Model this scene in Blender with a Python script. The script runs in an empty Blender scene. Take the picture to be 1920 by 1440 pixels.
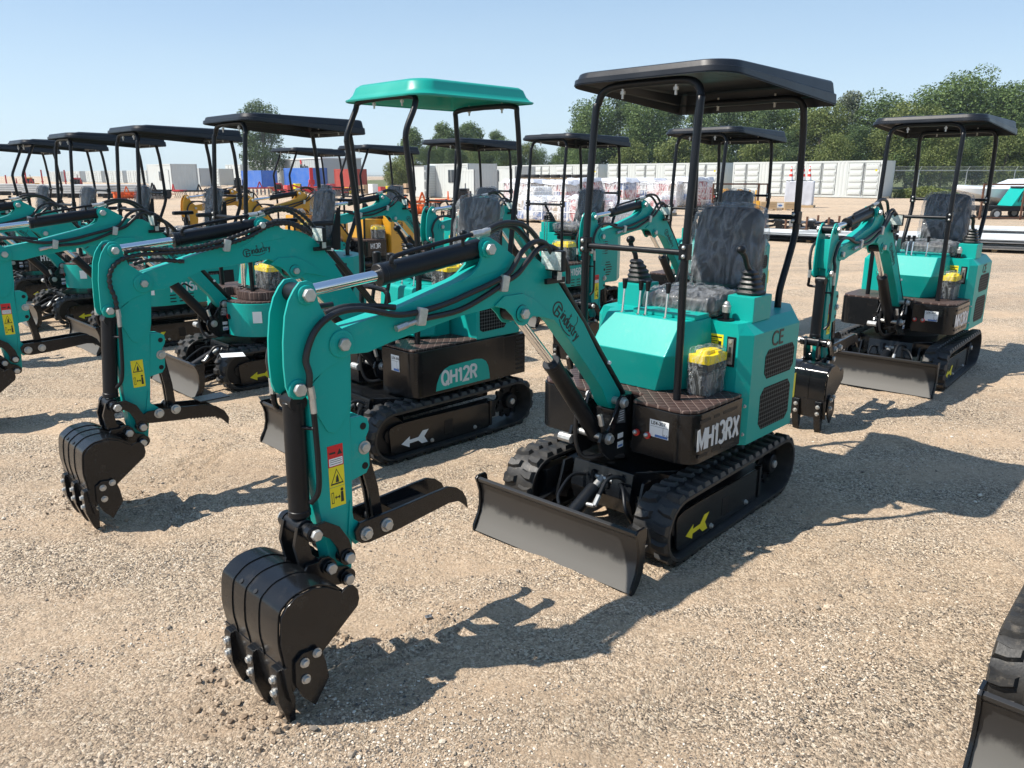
import bpy, bmesh, math, random
from mathutils import Vector, Matrix, noise
R = math.radians
random.seed(7)
S = bpy.context.scene
COL = S.collection

# ------------------------------------------------------------------ camera
cam = bpy.data.cameras.new('camera'); camo = bpy.data.objects.new('camera', cam); COL.objects.link(camo)
camo.location = (0, 0, 1.65)
camo.rotation_euler = (R(90 - 15.17), 0, 0)
cam.sensor_width = 36; cam.lens = 1442 / 1920 * 36
cam.clip_start = 0.05; cam.clip_end = 3000
S.camera = camo
S.render.resolution_x = 1024; S.render.resolution_y = 768

# ------------------------------------------------------------------ sky and sun
SUN_EL = R(54); SH_AZ = R(9)          # shadows fall towards +X, a little towards +Y
w = bpy.data.worlds.new('World'); S.world = w; w.use_nodes = True
wn = w.node_tree; bg = wn.nodes['Background']
sk = wn.nodes.new('ShaderNodeTexSky'); sk.sky_type = 'NISHITA'; sk.sun_disc = False
sun_dir = Vector((-math.cos(SH_AZ) * math.cos(SUN_EL), -math.sin(SH_AZ) * math.cos(SUN_EL), math.sin(SUN_EL)))
sk.sun_elevation = SUN_EL
sk.sun_rotation = math.atan2(sun_dir.x, sun_dir.y)
sk.altitude = 100; sk.air_density = 1.0; sk.dust_density = 0.9; sk.ozone_density = 2.0
wb = wn.nodes.new('ShaderNodeMix'); wb.data_type = 'RGBA'; wb.blend_type = 'MULTIPLY'; wb.inputs[0].default_value = 1.0      # camera white balance
wb.inputs[7].default_value = (0.92, 0.985, 1.13, 1); wn.links.new(sk.outputs[0], wb.inputs[6])
wn.links.new(wb.outputs[2], bg.inputs[0]); bg.inputs[1].default_value = 0.105
# thin summer haze over the clear sky: whitens it towards the horizon
hz = wn.nodes.new('ShaderNodeBackground'); wt = wn.nodes.new('ShaderNodeTexCoord'); ws = wn.nodes.new('ShaderNodeSeparateXYZ'); wr = wn.nodes.new('ShaderNodeValToRGB')
wn.links.new(wt.outputs['Generated'], ws.inputs[0]); wn.links.new(ws.outputs[2], wr.inputs[0])
for k_, (p_, c_) in enumerate(((0.0, (.66, .82, .92)), (0.07, (.60, .77, .89)), (0.22, (.37, .54, .73)), (0.6, (.20, .34, .58)))):
    e_ = wr.color_ramp.elements[k_] if k_ < 2 else wr.color_ramp.elements.new(p_)
    e_.position = p_; e_.color = (*c_, 1)
wx = wn.nodes.new('ShaderNodeMixShader'); wx.inputs[0].default_value = 0.74; hz.inputs[1].default_value = 0.82
wz = wn.nodes.new('ShaderNodeTexNoise'); wz.inputs['Scale'].default_value = 2.2; wz.inputs['Detail'].default_value = 5; wm = wn.nodes.new('ShaderNodeMapping'); wm.inputs['Scale'].default_value = (1, 1, 4.5)
wn.links.new(wt.outputs['Generated'], wm.inputs[0]); wn.links.new(wm.outputs[0], wz.inputs['Vector']); wq = wn.nodes.new('ShaderNodeMapRange'); wq.inputs['From Min'].default_value = .3; wq.inputs['From Max'].default_value = .7; wq.inputs['To Min'].default_value = .66; wq.inputs['To Max'].default_value = .84
wn.links.new(wz.outputs[0], wq.inputs['Value']); wn.links.new(wq.outputs[0], wx.inputs[0])
wn.links.new(wr.outputs[0], hz.inputs[0]); wn.links.new(bg.outputs[0], wx.inputs[1]); wn.links.new(hz.outputs[0], wx.inputs[2]); wn.links.new(wx.outputs[0], wn.nodes['World Output'].inputs[0])
sl = bpy.data.lights.new('sun', 'SUN'); sl.energy = 5.0; sl.angle = R(0.55); sl.color = (1.0, 0.94, 0.85)
so = bpy.data.objects.new('sun', sl); COL.objects.link(so)
so.rotation_euler = (-sun_dir).to_track_quat('-Z', 'Y').to_euler()
S.view_settings.view_transform = 'Standard'; S.view_settings.look = 'None'
S.view_settings.exposure = 0.52; S.view_settings.gamma = 1.0
S.render.engine = 'CYCLES'

# ------------------------------------------------------------------ materials
def newmat(name):
    m = bpy.data.materials.new(name); m.use_nodes = True
    nt = m.node_tree; b = nt.nodes['Principled BSDF']; return m, nt, b
def N(nt, t, **k):
    n = nt.nodes.new(t)
    for a, v in k.items():
        if a.startswith('i_'):
            n.inputs[int(a[2:])].default_value = v
        else: setattr(n, a, v)
    return n
def simple(name, col, rough=0.5, metal=0.0, spec=0.5, coat=0.0, bump=0.0, bscale=40, var=0.0, vscale=6, dirt=None, dirtamt=0.3, stretch=None, scuff=0):
    m, nt, b = newmat(name); L = nt.links
    b.inputs['Base Color'].default_value = (*col, 1); b.inputs['Roughness'].default_value = rough
    b.inputs['Metallic'].default_value = metal; b.inputs['Specular IOR Level'].default_value = spec
    b.inputs['Coat Weight'].default_value = coat; b.inputs['Coat Roughness'].default_value = 0.08
    tc = N(nt, 'ShaderNodeTexCoord'); src = tc.outputs['Object']
    if stretch:
        mp = N(nt, 'ShaderNodeMapping'); mp.inputs['Scale'].default_value = stretch; L.new(src, mp.inputs[0]); src = mp.outputs[0]
    cur = None
    if var or dirt:
        nz = N(nt, 'ShaderNodeTexNoise'); nz.inputs['Scale'].default_value = vscale; nz.inputs['Detail'].default_value = 6; nz.inputs['Roughness'].default_value = 0.62
        L.new(src, nz.inputs['Vector'])
        rp = N(nt, 'ShaderNodeValToRGB'); L.new(nz.outputs[0], rp.inputs[0])
        rp.color_ramp.elements[0].position = 0.33; rp.color_ramp.elements[1].position = 0.7
        c2 = dirt if dirt else tuple(min(1, c * (1 + var)) for c in col)
        c1 = col if dirt else tuple(c * (1 - var) for c in col)
        rp.color_ramp.elements[0].color = (*c1, 1)
        rp.color_ramp.elements[1].color = (*[c1[i] * (1 - dirtamt) + c2[i] * dirtamt for i in range(3)], 1) if dirt else (*c2, 1)
        L.new(rp.outputs[0], b.inputs['Base Color'])
        mr = N(nt, 'ShaderNodeMapRange'); mr.inputs['To Min'].default_value = rough * 0.8; mr.inputs['To Max'].default_value = min(1, rough * 1.35 + 0.03)
        L.new(nz.outputs[0], mr.inputs['Value']); L.new(mr.outputs[0], b.inputs['Roughness'])
    if scuff:
        n3 = N(nt, 'ShaderNodeTexNoise'); n3.inputs['Scale'].default_value = 13; n3.inputs['Detail'].default_value = 10; n3.inputs['Roughness'].default_value = 0.75; L.new(tc.outputs['Object'], n3.inputs['Vector'])
        r3 = N(nt, 'ShaderNodeMapRange'); r3.inputs['From Min'].default_value = 0.57; r3.inputs['From Max'].default_value = 0.70; r3.inputs['To Max'].default_value = scuff; L.new(n3.outputs[0], r3.inputs['Value'])
        m3 = N(nt, 'ShaderNodeMix', data_type='RGBA'); L.new(r3.outputs[0], m3.inputs[0]); L.new(rp.outputs[0], m3.inputs[6]); m3.inputs[7].default_value = (0.40, 0.34, 0.26, 1); L.new(m3.outputs[2], b.inputs['Base Color'])
    if bump:
        n2 = N(nt, 'ShaderNodeTexNoise'); n2.inputs['Scale'].default_value = bscale; n2.inputs['Detail'].default_value = 4
        L.new(src, n2.inputs['Vector'])
        bp = N(nt, 'ShaderNodeBump'); bp.inputs['Strength'].default_value = bump; bp.inputs['Distance'].default_value = 0.01
        L.new(n2.outputs[0], bp.inputs['Height']); L.new(bp.outputs[0], b.inputs['Normal'])
    return m
MT = {}
MT['teal'] = simple('teal_paint', (0.0, 0.345, 0.300), 0.40, spec=0.28, coat=0.05, bump=0.04, bscale=60, dirt=(0.10, 0.30, 0.26), dirtamt=0.07, vscale=3, scuff=0.10)
MT['yellow'] = simple('yellow_paint', (0.60, 0.30, 0.02), 0.35, coat=0.25, bump=0.05, bscale=60, var=0.06)
MT['black'] = simple('black_gloss_paint', (0.0055, 0.0065, 0.008), 0.20, spec=0.32, coat=0.16, bump=0.04, bscale=45, dirt=(0.08, 0.08, 0.08), dirtamt=0.05, vscale=5, scuff=0.045)
MT['satin'] = simple('satin_black_paint', (0.006, 0.0075, 0.010), 0.36, spec=0.30, bump=0.06, bscale=80, var=0.3)
MT['postblk'] = simple('post_black', (0.006, 0.0075, 0.010), 0.33, spec=0.30, coat=0.0, bump=0.05, bscale=50, var=0.3)
MT['canopy'] = simple('canopy_plastic', (0.009, 0.011, 0.015), 0.34, spec=0.4, bump=0.03, bscale=30, var=0.2)
MT['canopyteal'] = simple('teal_plastic', (0.0, 0.30, 0.235), 0.36, coat=0.1, var=0.04)
MT['rubber'] = simple('rubber', (0.013, 0.014, 0.016), 0.46, spec=0.4, bump=0.12, bscale=90, dirt=(0.16, 0.14, 0.11), dirtamt=0.22, vscale=9, scuff=0.25)
MT['hose'] = simple('hose_rubber', (0.012, 0.012, 0.013), 0.42, bump=0.1, bscale=120)
MT['chrome'] = simple('chrome_rod', (0.75, 0.75, 0.76), 0.13, metal=1.0)
MT['zinc'] = simple('zinc_plating', (0.52, 0.52, 0.50), 0.40, metal=0.75, var=0.15, vscale=60)
MT['steel'] = simple('bare_steel', (0.30, 0.30, 0.30), 0.45, metal=0.8, var=0.2)
MT['white'] = simple('white_label', (0.78, 0.80, 0.80), 0.5)
MT['silvertext'] = simple('silver_lettering', (0.62, 0.64, 0.66), 0.4)
MT['ink'] = simple('black_ink', (0.012, 0.02, 0.02), 0.5)
MT['ylw'] = simple('yellow_sticker', (0.80, 0.68, 0.02), 0.45, var=0.05)
MT['red'] = simple('red_sticker', (0.62, 0.015, 0.02), 0.4)
MT['redplug'] = simple('red_plug', (0.6, 0.03, 0.02), 0.35)
MT['greylabel'] = simple('grey_plate', (0.10, 0.11, 0.12), 0.4, metal=0.3)
MT['seat'] = simple('seat_vinyl', (0.020, 0.021, 0.023), 0.5, bump=0.1, bscale=30)
MT['batt'] = simple('battery_black', (0.012, 0.014, 0.014), 0.35)
MT['battlid'] = simple('battery_lid_yellow', (0.82, 0.62, 0.0), 0.35)
MT['lamp'] = simple('lamp_lens', (0.62, 0.66, 0.62), 0.16, metal=0.25, bump=0.6, bscale=70, var=0.3, vscale=40)
MT['wood'] = simple('pale_wood', (0.42, 0.30, 0.17), 0.7, var=0.2, vscale=3, stretch=(1, 1, 12))
MT['rust'] = simple('rusty_steel', (0.12, 0.055, 0.03), 0.7, var=0.4, vscale=8)
MT['cwhite'] = simple('container_white', (0.56, 0.60, 0.59), 0.45, var=0.05, vscale=1.2, dirt=(0.45, 0.42, 0.36), dirtamt=0.22)
MT['cgrey'] = simple('container_grey', (0.42, 0.46, 0.47), 0.5, dirt=(0.35, 0.33, 0.30), dirtamt=0.2, vscale=1.0)
MT['cblue'] = simple('container_blue', (0.02, 0.13, 0.52), 0.45, dirt=(0.25, 0.33, 0.5), dirtamt=0.35, vscale=0.9)
MT['cred'] = simple('container_red', (0.36, 0.035, 0.025), 0.5, dirt=(0.3, 0.15, 0.1), dirtamt=0.3, vscale=0.9)
MT['gasket'] = simple('door_gasket', (0.16, 0.17, 0.17), 0.6)
MT['galv'] = simple('galvanised', (0.48, 0.50, 0.50), 0.45, metal=0.5, var=0.1)
MT['redmach'] = simple('red_machinery', (0.42, 0.02, 0.02), 0.4, var=0.2)
MT['orange'] = simple('orange_machinery', (0.72, 0.12, 0.01), 0.4, var=0.15)
MT['card'] = simple('cardboard', (0.45, 0.32, 0.2), 0.8, var=0.1)
MT['redbox'] = simple('red_carton', (0.55, 0.06, 0.06), 0.6, var=0.2, vscale=3)
MT['bluebox'] = simple('blue_carton', (0.08, 0.2, 0.5), 0.6, var=0.2, vscale=3)
MT['sheet'] = simple('coated_sheet', (0.66, 0.68, 0.68), 0.35, metal=0.1, var=0.12, vscale=2)
MT['gel'] = simple('boat_gelcoat', (0.80, 0.82, 0.83), 0.18, coat=0.4)
MT['cone_o'] = simple('cone_red', (0.70, 0.05, 0.03), 0.5)
MT['glass'] = simple('dark_window', (0.03, 0.04, 0.05), 0.08)
MT['barkm'] = simple('bark', (0.10, 0.085, 0.065), 0.9, bump=0.4, bscale=8, var=0.3)
MT['tyre'] = simple('tyre', (0.02, 0.02, 0.02), 0.7, bump=0.2, bscale=30)

def film_mat(name, tint, lo, hi, rough=0.2, sc=7):
    m, nt, b = newmat(name); L = nt.links; out = nt.nodes['Material Output']
    tc = N(nt, 'ShaderNodeTexCoord'); mp = N(nt, 'ShaderNodeMapping'); mp.inputs['Scale'].default_value = (1.0, 1.5, .55); mp.inputs['Rotation'].default_value = (.5, .3, .2); L.new(tc.outputs['Object'], mp.inputs[0])
    nz = N(nt, 'ShaderNodeTexNoise'); nz.inputs['Scale'].default_value = sc; nz.inputs['Detail'].default_value = 4; nz.inputs['Distortion'].default_value = 1.2; nz.inputs['Roughness'].default_value = .55
    L.new(mp.outputs[0], nz.inputs['Vector'])
    a = N(nt, 'ShaderNodeMath', operation='SUBTRACT'); a.inputs[1].default_value = .5; L.new(nz.outputs[0], a.inputs[0]); c = N(nt, 'ShaderNodeMath', operation='ABSOLUTE'); L.new(a.outputs[0], c.inputs[0])
    bp = N(nt, 'ShaderNodeBump'); bp.inputs['Strength'].default_value = 1.0; bp.inputs['Distance'].default_value = 0.05; bp.invert = True
    L.new(c.outputs[0], bp.inputs['Height']); L.new(bp.outputs[0], b.inputs['Normal'])
    b.inputs['Base Color'].default_value = (*tint, 1); b.inputs['Roughness'].default_value = rough; b.inputs['Specular IOR Level'].default_value = 1.0
    tr = N(nt, 'ShaderNodeBsdfTransparent'); mx = N(nt, 'ShaderNodeMixShader')
    mr = N(nt, 'ShaderNodeMapRange'); mr.inputs['From Min'].default_value = 0.0; mr.inputs['From Max'].default_value = 0.10
    mr.inputs['To Min'].default_value = hi; mr.inputs['To Max'].default_value = lo
    L.new(c.outputs[0], mr.inputs['Value']); L.new(mr.outputs[0], mx.inputs[0])
    L.new(tr.outputs[0], mx.inputs[1]); L.new(b.outputs[0], mx.inputs[2]); L.new(mx.outputs[0], out.inputs['Surface'])
    return m
MT['film'] = film_mat('clear_plastic_wrap', (0.40, 0.42, 0.44), .13, .40, .09, 7.0)
MT['filmb'] = film_mat('thin_clear_bag', (0.6, 0.64, 0.66), .06, .34, .12, 14)
MT['filmw'] = film_mat('white_shrink_wrap', (0.80, 0.82, 0.84), .22, .80, 0.3, 3)
MT['tarp'] = simple('grey_white_tarp', (0.55, 0.57, 0.62), 0.45, bump=0.8, bscale=3, var=0.1, vscale=2)

def mat_mat():      # quilted brown floor mat: diamond stitching
    m, nt, b = newmat('quilted_brown_mat'); L = nt.links
    tc = N(nt, 'ShaderNodeTexCoord'); sp = N(nt, 'ShaderNodeSeparateXYZ'); L.new(tc.outputs['Object'], sp.inputs[0])
    def line(op):
        a = N(nt, 'ShaderNodeMath', operation=op); L.new(sp.outputs[0], a.inputs[0]); L.new(sp.outputs[1], a.inputs[1])
        s = N(nt, 'ShaderNodeMath', operation='MULTIPLY'); s.inputs[1].default_value = 17.0; L.new(a.outputs[0], s.inputs[0])
        f = N(nt, 'ShaderNodeMath', operation='FRACT'); L.new(s.outputs[0], f.inputs[0])
        c = N(nt, 'ShaderNodeMath', operation='SUBTRACT'); c.inputs[1].default_value = 0.5; L.new(f.outputs[0], c.inputs[0])
        d = N(nt, 'ShaderNodeMath', operation='ABSOLUTE'); L.new(c.outputs[0], d.inputs[0]); return d
    d1 = line('ADD'); d2 = line('SUBTRACT')
    mn = N(nt, 'ShaderNodeMath', operation='MINIMUM'); L.new(d1.outputs[0], mn.inputs[0]); L.new(d2.outputs[0], mn.inputs[1])
    lt = N(nt, 'ShaderNodeMath', operation='LESS_THAN'); lt.inputs[1].default_value = 0.028; L.new(mn.outputs[0], lt.inputs[0])
    mx = N(nt, 'ShaderNodeMix', data_type='RGBA'); L.new(lt.outputs[0], mx.inputs[0])
    mx.inputs[6].default_value = (0.052, 0.030, 0.026, 1); mx.inputs[7].default_value = (0.27, 0.20, 0.17, 1)
    L.new(mx.outputs[2], b.inputs['Base Color']); b.inputs['Roughness'].default_value = 0.5
    pw = N(nt, 'ShaderNodeMath', operation='POWER'); pw.inputs[1].default_value = 0.4; L.new(mn.outputs[0], pw.inputs[0])
    bp = N(nt, 'ShaderNodeBump'); bp.inputs['Strength'].default_value = 0.7; bp.inputs['Distance'].default_value = 0.01
    L.new(pw.outputs[0], bp.inputs['Height']); L.new(bp.outputs[0], b.inputs['Normal']); return m
MT['mat'] = mat_mat()

def grille_mat():
    m, nt, b = newmat('punched_mesh'); L = nt.links
    tc = N(nt, 'ShaderNodeTexCoord'); mp = N(nt, 'ShaderNodeMapping'); mp.inputs['Scale'].default_value = (46, 0, 46); L.new(tc.outputs['Object'], mp.inputs[0])
    v = N(nt, 'ShaderNodeTexVoronoi'); v.inputs['Randomness'].default_value = 0.0; v.inputs['Scale'].default_value = 1; L.new(mp.outputs[0], v.inputs['Vector'])
    lt = N(nt, 'ShaderNodeMath', operation='LESS_THAN'); lt.inputs[1].default_value = 0.44; L.new(v.outputs[0], lt.inputs[0])
    mx = N(nt, 'ShaderNodeMix', data_type='RGBA'); L.new(lt.outputs[0], mx.inputs[0])
    mx.inputs[6].default_value = (0.07, 0.075, 0.075, 1); mx.inputs[7].default_value = (0.0015, 0.0015, 0.0015, 1); b.inputs['Specular IOR Level'].default_value = 0.12
    L.new(mx.outputs[2], b.inputs['Base Color']); b.inputs['Roughness'].default_value = 0.6; return m
MT['grille'] = grille_mat()

def blade_mat():     # black blade, dusty grey wear on its lower half (object z), ragged edge
    m, nt, b = newmat('dusty_blade'); L = nt.links
    tc = N(nt, 'ShaderNodeTexCoord'); sp = N(nt, 'ShaderNodeSeparateXYZ'); L.new(tc.outputs['Object'], sp.inputs[0])
    mp = N(nt, 'ShaderNodeMapping'); mp.inputs['Scale'].default_value = (7, 9, 6.0); L.new(tc.outputs['Object'], mp.inputs[0])
    nz = N(nt, 'ShaderNodeTexNoise'); nz.inputs['Scale'].default_value = 1.0; nz.inputs['Detail'].default_value = 7; nz.inputs['Roughness'].default_value = 0.7; L.new(mp.outputs[0], nz.inputs['Vector'])
    ad = N(nt, 'ShaderNodeMath', operation='MULTIPLY_ADD'); ad.inputs[1].default_value = 0.11; L.new(nz.outputs[0], ad.inputs[0]); L.new(sp.outputs[2], ad.inputs[2])
    mr = N(nt, 'ShaderNodeMapRange'); mr.inputs['From Min'].default_value = 0.155; mr.inputs['From Max'].default_value = 0.185; mr.inputs['To Min'].default_value = 1; mr.inputs['To Max'].default_value = 0.10; L.new(ad.outputs[0], mr.inputs['Value'])
    mx = N(nt, 'ShaderNodeMix', data_type='RGBA'); L.new(mr.outputs[0], mx.inputs[0])
    mx.inputs[6].default_value = (0.018, 0.018, 0.019, 1); mx.inputs[7].default_value = (0.105, 0.100, 0.090, 1)
    L.new(mx.outputs[2], b.inputs['Base Color'])
    r2 = N(nt, 'ShaderNodeMapRange'); r2.inputs['To Min'].default_value = 0.28; r2.inputs['To Max'].default_value = 0.62; L.new(mr.outputs[0], r2.inputs['Value']); L.new(r2.outputs[0], b.inputs['Roughness'])
    return m
MT['blade'] = blade_mat()

# ------------------------------------------------------------------ geometry helpers
def catmull(pts, sub=6):
    P = [Vector(p) for p in pts]
    if len(P) < 3: return P
    P = [2 * P[0] - P[1]] + P + [2 * P[-1] - P[-2]]; out = []
    for i in range(1, len(P) - 2):
        for k in range(sub):
            t = k / sub; a, b, c, d = P[i - 1], P[i], P[i + 1], P[i + 2]
            out.append(0.5 * ((2 * b) + (c - a) * t + (2 * a - 5 * b + 4 * c - d) * t * t + (3 * b - 3 * c + d - a) * t ** 3))
    out.append(P[-2]); return out

class G:
    def __init__(s, *mats):
        s.bm = bmesh.new(); s.mats = list(mats); s.m = 0
    def use(s, i): s.m = i; return s
    def _merge(s, t, bev=0, seg=2, smooth=False):
        if bev:
            bmesh.ops.recalc_face_normals(t, faces=t.faces)
            es = [e for e in t.edges if len(e.link_faces) == 2 and e.calc_face_angle(0) > 0.5]
            if es:
                try: bmesh.ops.bevel(t, geom=es, offset=bev, segments=seg, profile=0.6, affect='EDGES', clamp_overlap=True)
                except Exception: pass
        else: bmesh.ops.recalc_face_normals(t, faces=t.faces)
        for f in t.faces: f.material_index = s.m
        me = bpy.data.meshes.new('t'); t.to_mesh(me); t.free(); s.bm.from_mesh(me); bpy.data.meshes.remove(me); return s
    def extr(s, ring0, ring1, bev=0, seg=2):
        t = bmesh.new(); a = [t.verts.new(p) for p in ring0]; b = [t.verts.new(p) for p in ring1]; n = len(a)
        t.faces.new(a); t.faces.new(b[::-1])
        for i in range(n): t.faces.new((a[i], b[i], b[(i + 1) % n], a[(i + 1) % n]))
        return s._merge(t, bev, seg)
    def xz(s, pts, y0, y1, bev=0.003): return s.extr([(x, y0, z) for x, z in pts], [(x, y1, z) for x, z in pts], bev)
    def xy(s, pts, z0, z1, bev=0.003): return s.extr([(x, y, z0) for x, y in pts], [(x, y, z1) for x, y in pts], bev)
    def yz(s, pts, x0, x1, bev=0.003): return s.extr([(x0, y, z) for y, z in pts], [(x1, y, z) for y, z in pts], bev)
    def box(s, x0, x1, y0, y1, z0, z1, bev=0.003): return s.xy([(x0, y0), (x1, y0), (x1, y1), (x0, y1)], z0, z1, bev)
    def cyl(s, p0, p1, r0, r1=None, seg=20, bev=0, cap=True):
        r1 = r0 if r1 is None else r1; p0 = Vector(p0); p1 = Vector(p1); d = (p1 - p0).normalized()
        q = d.to_track_quat('Z', 'Y'); ring = lambda p, r: [p + q @ Vector((math.cos(2 * math.pi * i / seg) * r, math.sin(2 * math.pi * i / seg) * r, 0)) for i in range(seg)]
        return s.extr(ring(p0, r0), ring(p1, r1), bev, 1)
    def tube(s, path, r, seg=10, sub=6, raw=False, bead=0):
        P = [Vector(p) for p in path] if raw else catmull(path, sub)
        if bead:
            Q = [P[0]]
            for p in P[1:]:
                while (p - Q[-1]).length > bead: Q.append(Q[-1] + (p - Q[-1]).normalized() * bead)
            P = Q
        t = bmesh.new(); rings = []; prev = None
        for i, p in enumerate(P):
            d = (P[min(i + 1, len(P) - 1)] - P[max(i - 1, 0)]).normalized()
            if prev is None: u = d.orthogonal().normalized()
            else: u = (prev - d * prev.dot(d)).normalized()
            prev = u; v = d.cross(u); rr_ = r * (1 + (.20 * math.sin(i * math.pi / 2) if bead else 0))
            rings.append([t.verts.new(p + (u * math.cos(2 * math.pi * k / seg) + v * math.sin(2 * math.pi * k / seg)) * rr_) for k in range(seg)])
        for a, b in zip(rings, rings[1:]):
            for k in range(seg): t.faces.new((a[k], b[k], b[(k + 1) % seg], a[(k + 1) % seg]))
        t.faces.new(rings[0]); t.faces.new(rings[-1][::-1]); return s._merge(t)
    def bolt(s, p, d, r, h=0.012, washer=True):
        p = Vector(p); d = Vector(d).normalized()
        if washer: s.cyl(p, p + d * h * 0.25, r * 1.3, seg=18)
        s.cyl(p + d * h * 0.2, p + d * h, r, seg=6, bev=r * 0.12); return s
    def ball(s, p, r, sc=(1, 1, 1), seg=12):
        t = bmesh.new(); bmesh.ops.create_uvsphere(t, u_segments=seg, v_segments=max(6, seg // 2 + 2), radius=r)
        for v in t.verts: v.co = Vector((v.co.x * sc[0], v.co.y * sc[1], v.co.z * sc[2])) + Vector(p)
        return s._merge(t)
    def rings(s, rs, cap0=True, cap1=True):
        t = bmesh.new(); R_ = [[t.verts.new(p) for p in r] for r in rs]; n = len(R_[0])
        for a, b in zip(R_, R_[1:]):
            for k in range(n): t.faces.new((a[k], b[k], b[(k + 1) % n], a[(k + 1) % n]))
        if cap0: t.faces.new(R_[0])
        if cap1: t.faces.new(R_[-1][::-1])
        return s._merge(t)
    def quads(s, vs, fs):
        V = [s.bm.verts.new(v) for v in vs]
        for f in fs:
            try: q = s.bm.faces.new([V[i] for i in f]); q.material_index = s.m
            except ValueError: pass
        return s
    def make(s, name, parent=None, smooth=0.6):
        me = bpy.data.meshes.new(name); s.bm.to_mesh(me); s.bm.free()
        for m in s.mats: me.materials.append(MT[m] if isinstance(m, str) else m)
        if smooth and len(me.polygons):
            me.polygons.foreach_set('use_smooth', [True] * len(me.polygons)); me.set_sharp_from_angle(angle=smooth)
        o = bpy.data.objects.new(name, me); COL.objects.link(o); o.parent = parent
        if smooth and len(me.polygons) < 20000: wn_ = o.modifiers.new('weighted', 'WEIGHTED_NORMAL'); wn_.keep_sharp = True; wn_.weight = 60
        return o

def empty(name, loc, rz, label, cat, group=None):
    o = bpy.data.objects.new(name, None); COL.objects.link(o); o.location = loc; o.rotation_euler = (0, 0, rz)
    o.empty_display_size = 0.2; tag(o, label, cat, group); return o
def tag(o, label=None, cat=None, group=None, kind=None):
    if label: o['label'] = label
    if cat: o['category'] = cat
    if group: o['group'] = group
    if kind: o['kind'] = kind
    return o
KIDS = {}
def kids(o): return [c for c in o.children]
def copytree(o, loc=None, rz=None, label=None, parent=None, group=None):
    c = o.copy(); COL.objects.link(c); c.parent = parent
    if loc is not None: c.location = loc
    if rz is not None: c.rotation_euler = (0, 0, rz)
    if label: c['label'] = label
    if group: c['group'] = group
    for k in kids(o): copytree(k, parent=c)
    return c
FONTC = {}
def text_mesh(txt, size, origin, xd, yd, depth=0.0012, mat='silvertext', name='lettering', parent=None, sx=1.0, bold=0.0, align='LEFT'):
    cu = bpy.data.curves.new('t', 'FONT'); cu.body = txt; cu.size = size; cu.extrude = depth; cu.offset = bold; cu.align_x = align
    cu.resolution_u = 3
    o = bpy.data.objects.new('t', cu); COL.objects.link(o)
    me = bpy.data.meshes.new_from_object(o.evaluated_get(bpy.context.evaluated_depsgraph_get()))
    bpy.data.objects.remove(o)
    X = Vector(xd).normalized(); Y = Vector(yd).normalized(); Z = X.cross(Y); O = Vector(origin)
    for v in me.vertices: v.co = O + X * v.co.x * sx + Y * v.co.y + Z * v.co.z
    me.materials.clear(); me.materials.append(MT[mat]); me.name = name
    o = bpy.data.objects.new(name, me); COL.objects.link(o); o.parent = parent; return o

def _arc(cx, cy, rx, ry, a0, a1, n=9): return [(cx + rx * math.cos(R(a0 + (a1 - a0) * i / n)), cy + ry * math.sin(R(a0 + (a1 - a0) * i / n))) for i in range(n + 1)]
GL = {'M': (.72, [[(0, 0), (0, 1)], [(0, 1), (.36, .18), (.72, 1)], [(.72, 1), (.72, 0)]]), 'H': (.56, [[(0, 0), (0, 1)], [(.56, 0), (.56, 1)], [(0, .52), (.56, .52)]]), '1': (.30, [[(.22, 0), (.22, 1)], [(0, .76), (.22, 1)]]),
      '3': (.52, [_arc(.24, .745, .27, .255, 150, -80), _arc(.24, .27, .30, .27, 80, -150)]), 'R': (.56, [[(0, 0), (0, 1)], [(0, 1), (.30, 1)] + _arc(.30, .755, .24, .245, 90, -90) + [(0, .51)], [(.28, .5), (.56, 0)]]),
      'X': (.58, [[(0, 0), (.58, 1)], [(0, 1), (.58, 0)]]), 'Q': (.66, [_arc(.33, .5, .33, .5, 0, 360, 20), [(.40, .26), (.68, -.06)]]), '2': (.52, [_arc(.25, .72, .27, .28, 165, -30) + [(.02, 0), (.54, 0)]]),
      'K': (.58, [[(0, 0), (0, 1)], [(.55, 1), (.03, .42)], [(.20, .62), (.58, 0)]]), 'V': (.60, [[(0, 1), (.30, 0), (.60, 1)]]), '6': (.54, [_arc(.27, .31, .27, .31, 0, 360, 16), [(.01, .36)] + _arc(.30, .55, .29, .45, 180, 60)]),
      'i': (.0, [[(0, 0), (0, .70)], [(0, .88), (0, .98)]]), 'n': (.42, [[(0, 0), (0, .7)], [(0, .42)] + _arc(.21, .46, .21, .25, 160, 0) + [(.42, 0)]]), 'd': (.44, [[(.44, 0), (.44, 1)], _arc(.22, .35, .22, .35, 0, 360, 14)]),
      'u': (.42, [[(0, .7), (0, .26)] + _arc(.21, .24, .21, .24, 180, 360) + [(.42, .7)], [(.42, 0), (.42, .3)]]), 's': (.36, [_arc(.18, .53, .17, .17, 30, 250) + _arc(.18, .18, .18, .17, 80, -150)]),
      't': (.28, [[(.10, .9), (.10, .14), (.28, .02)], [(-.04, .68), (.28, .68)]]), 'r': (.26, [[(0, 0), (0, .7)], [(0, .42), (.10, .64), (.28, .68)]]), 'y': (.44, [[(0, .7), (.22, .04)], [(.44, .7), (.22, .04), (.10, -.26), (-.04, -.28)]])}
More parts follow.
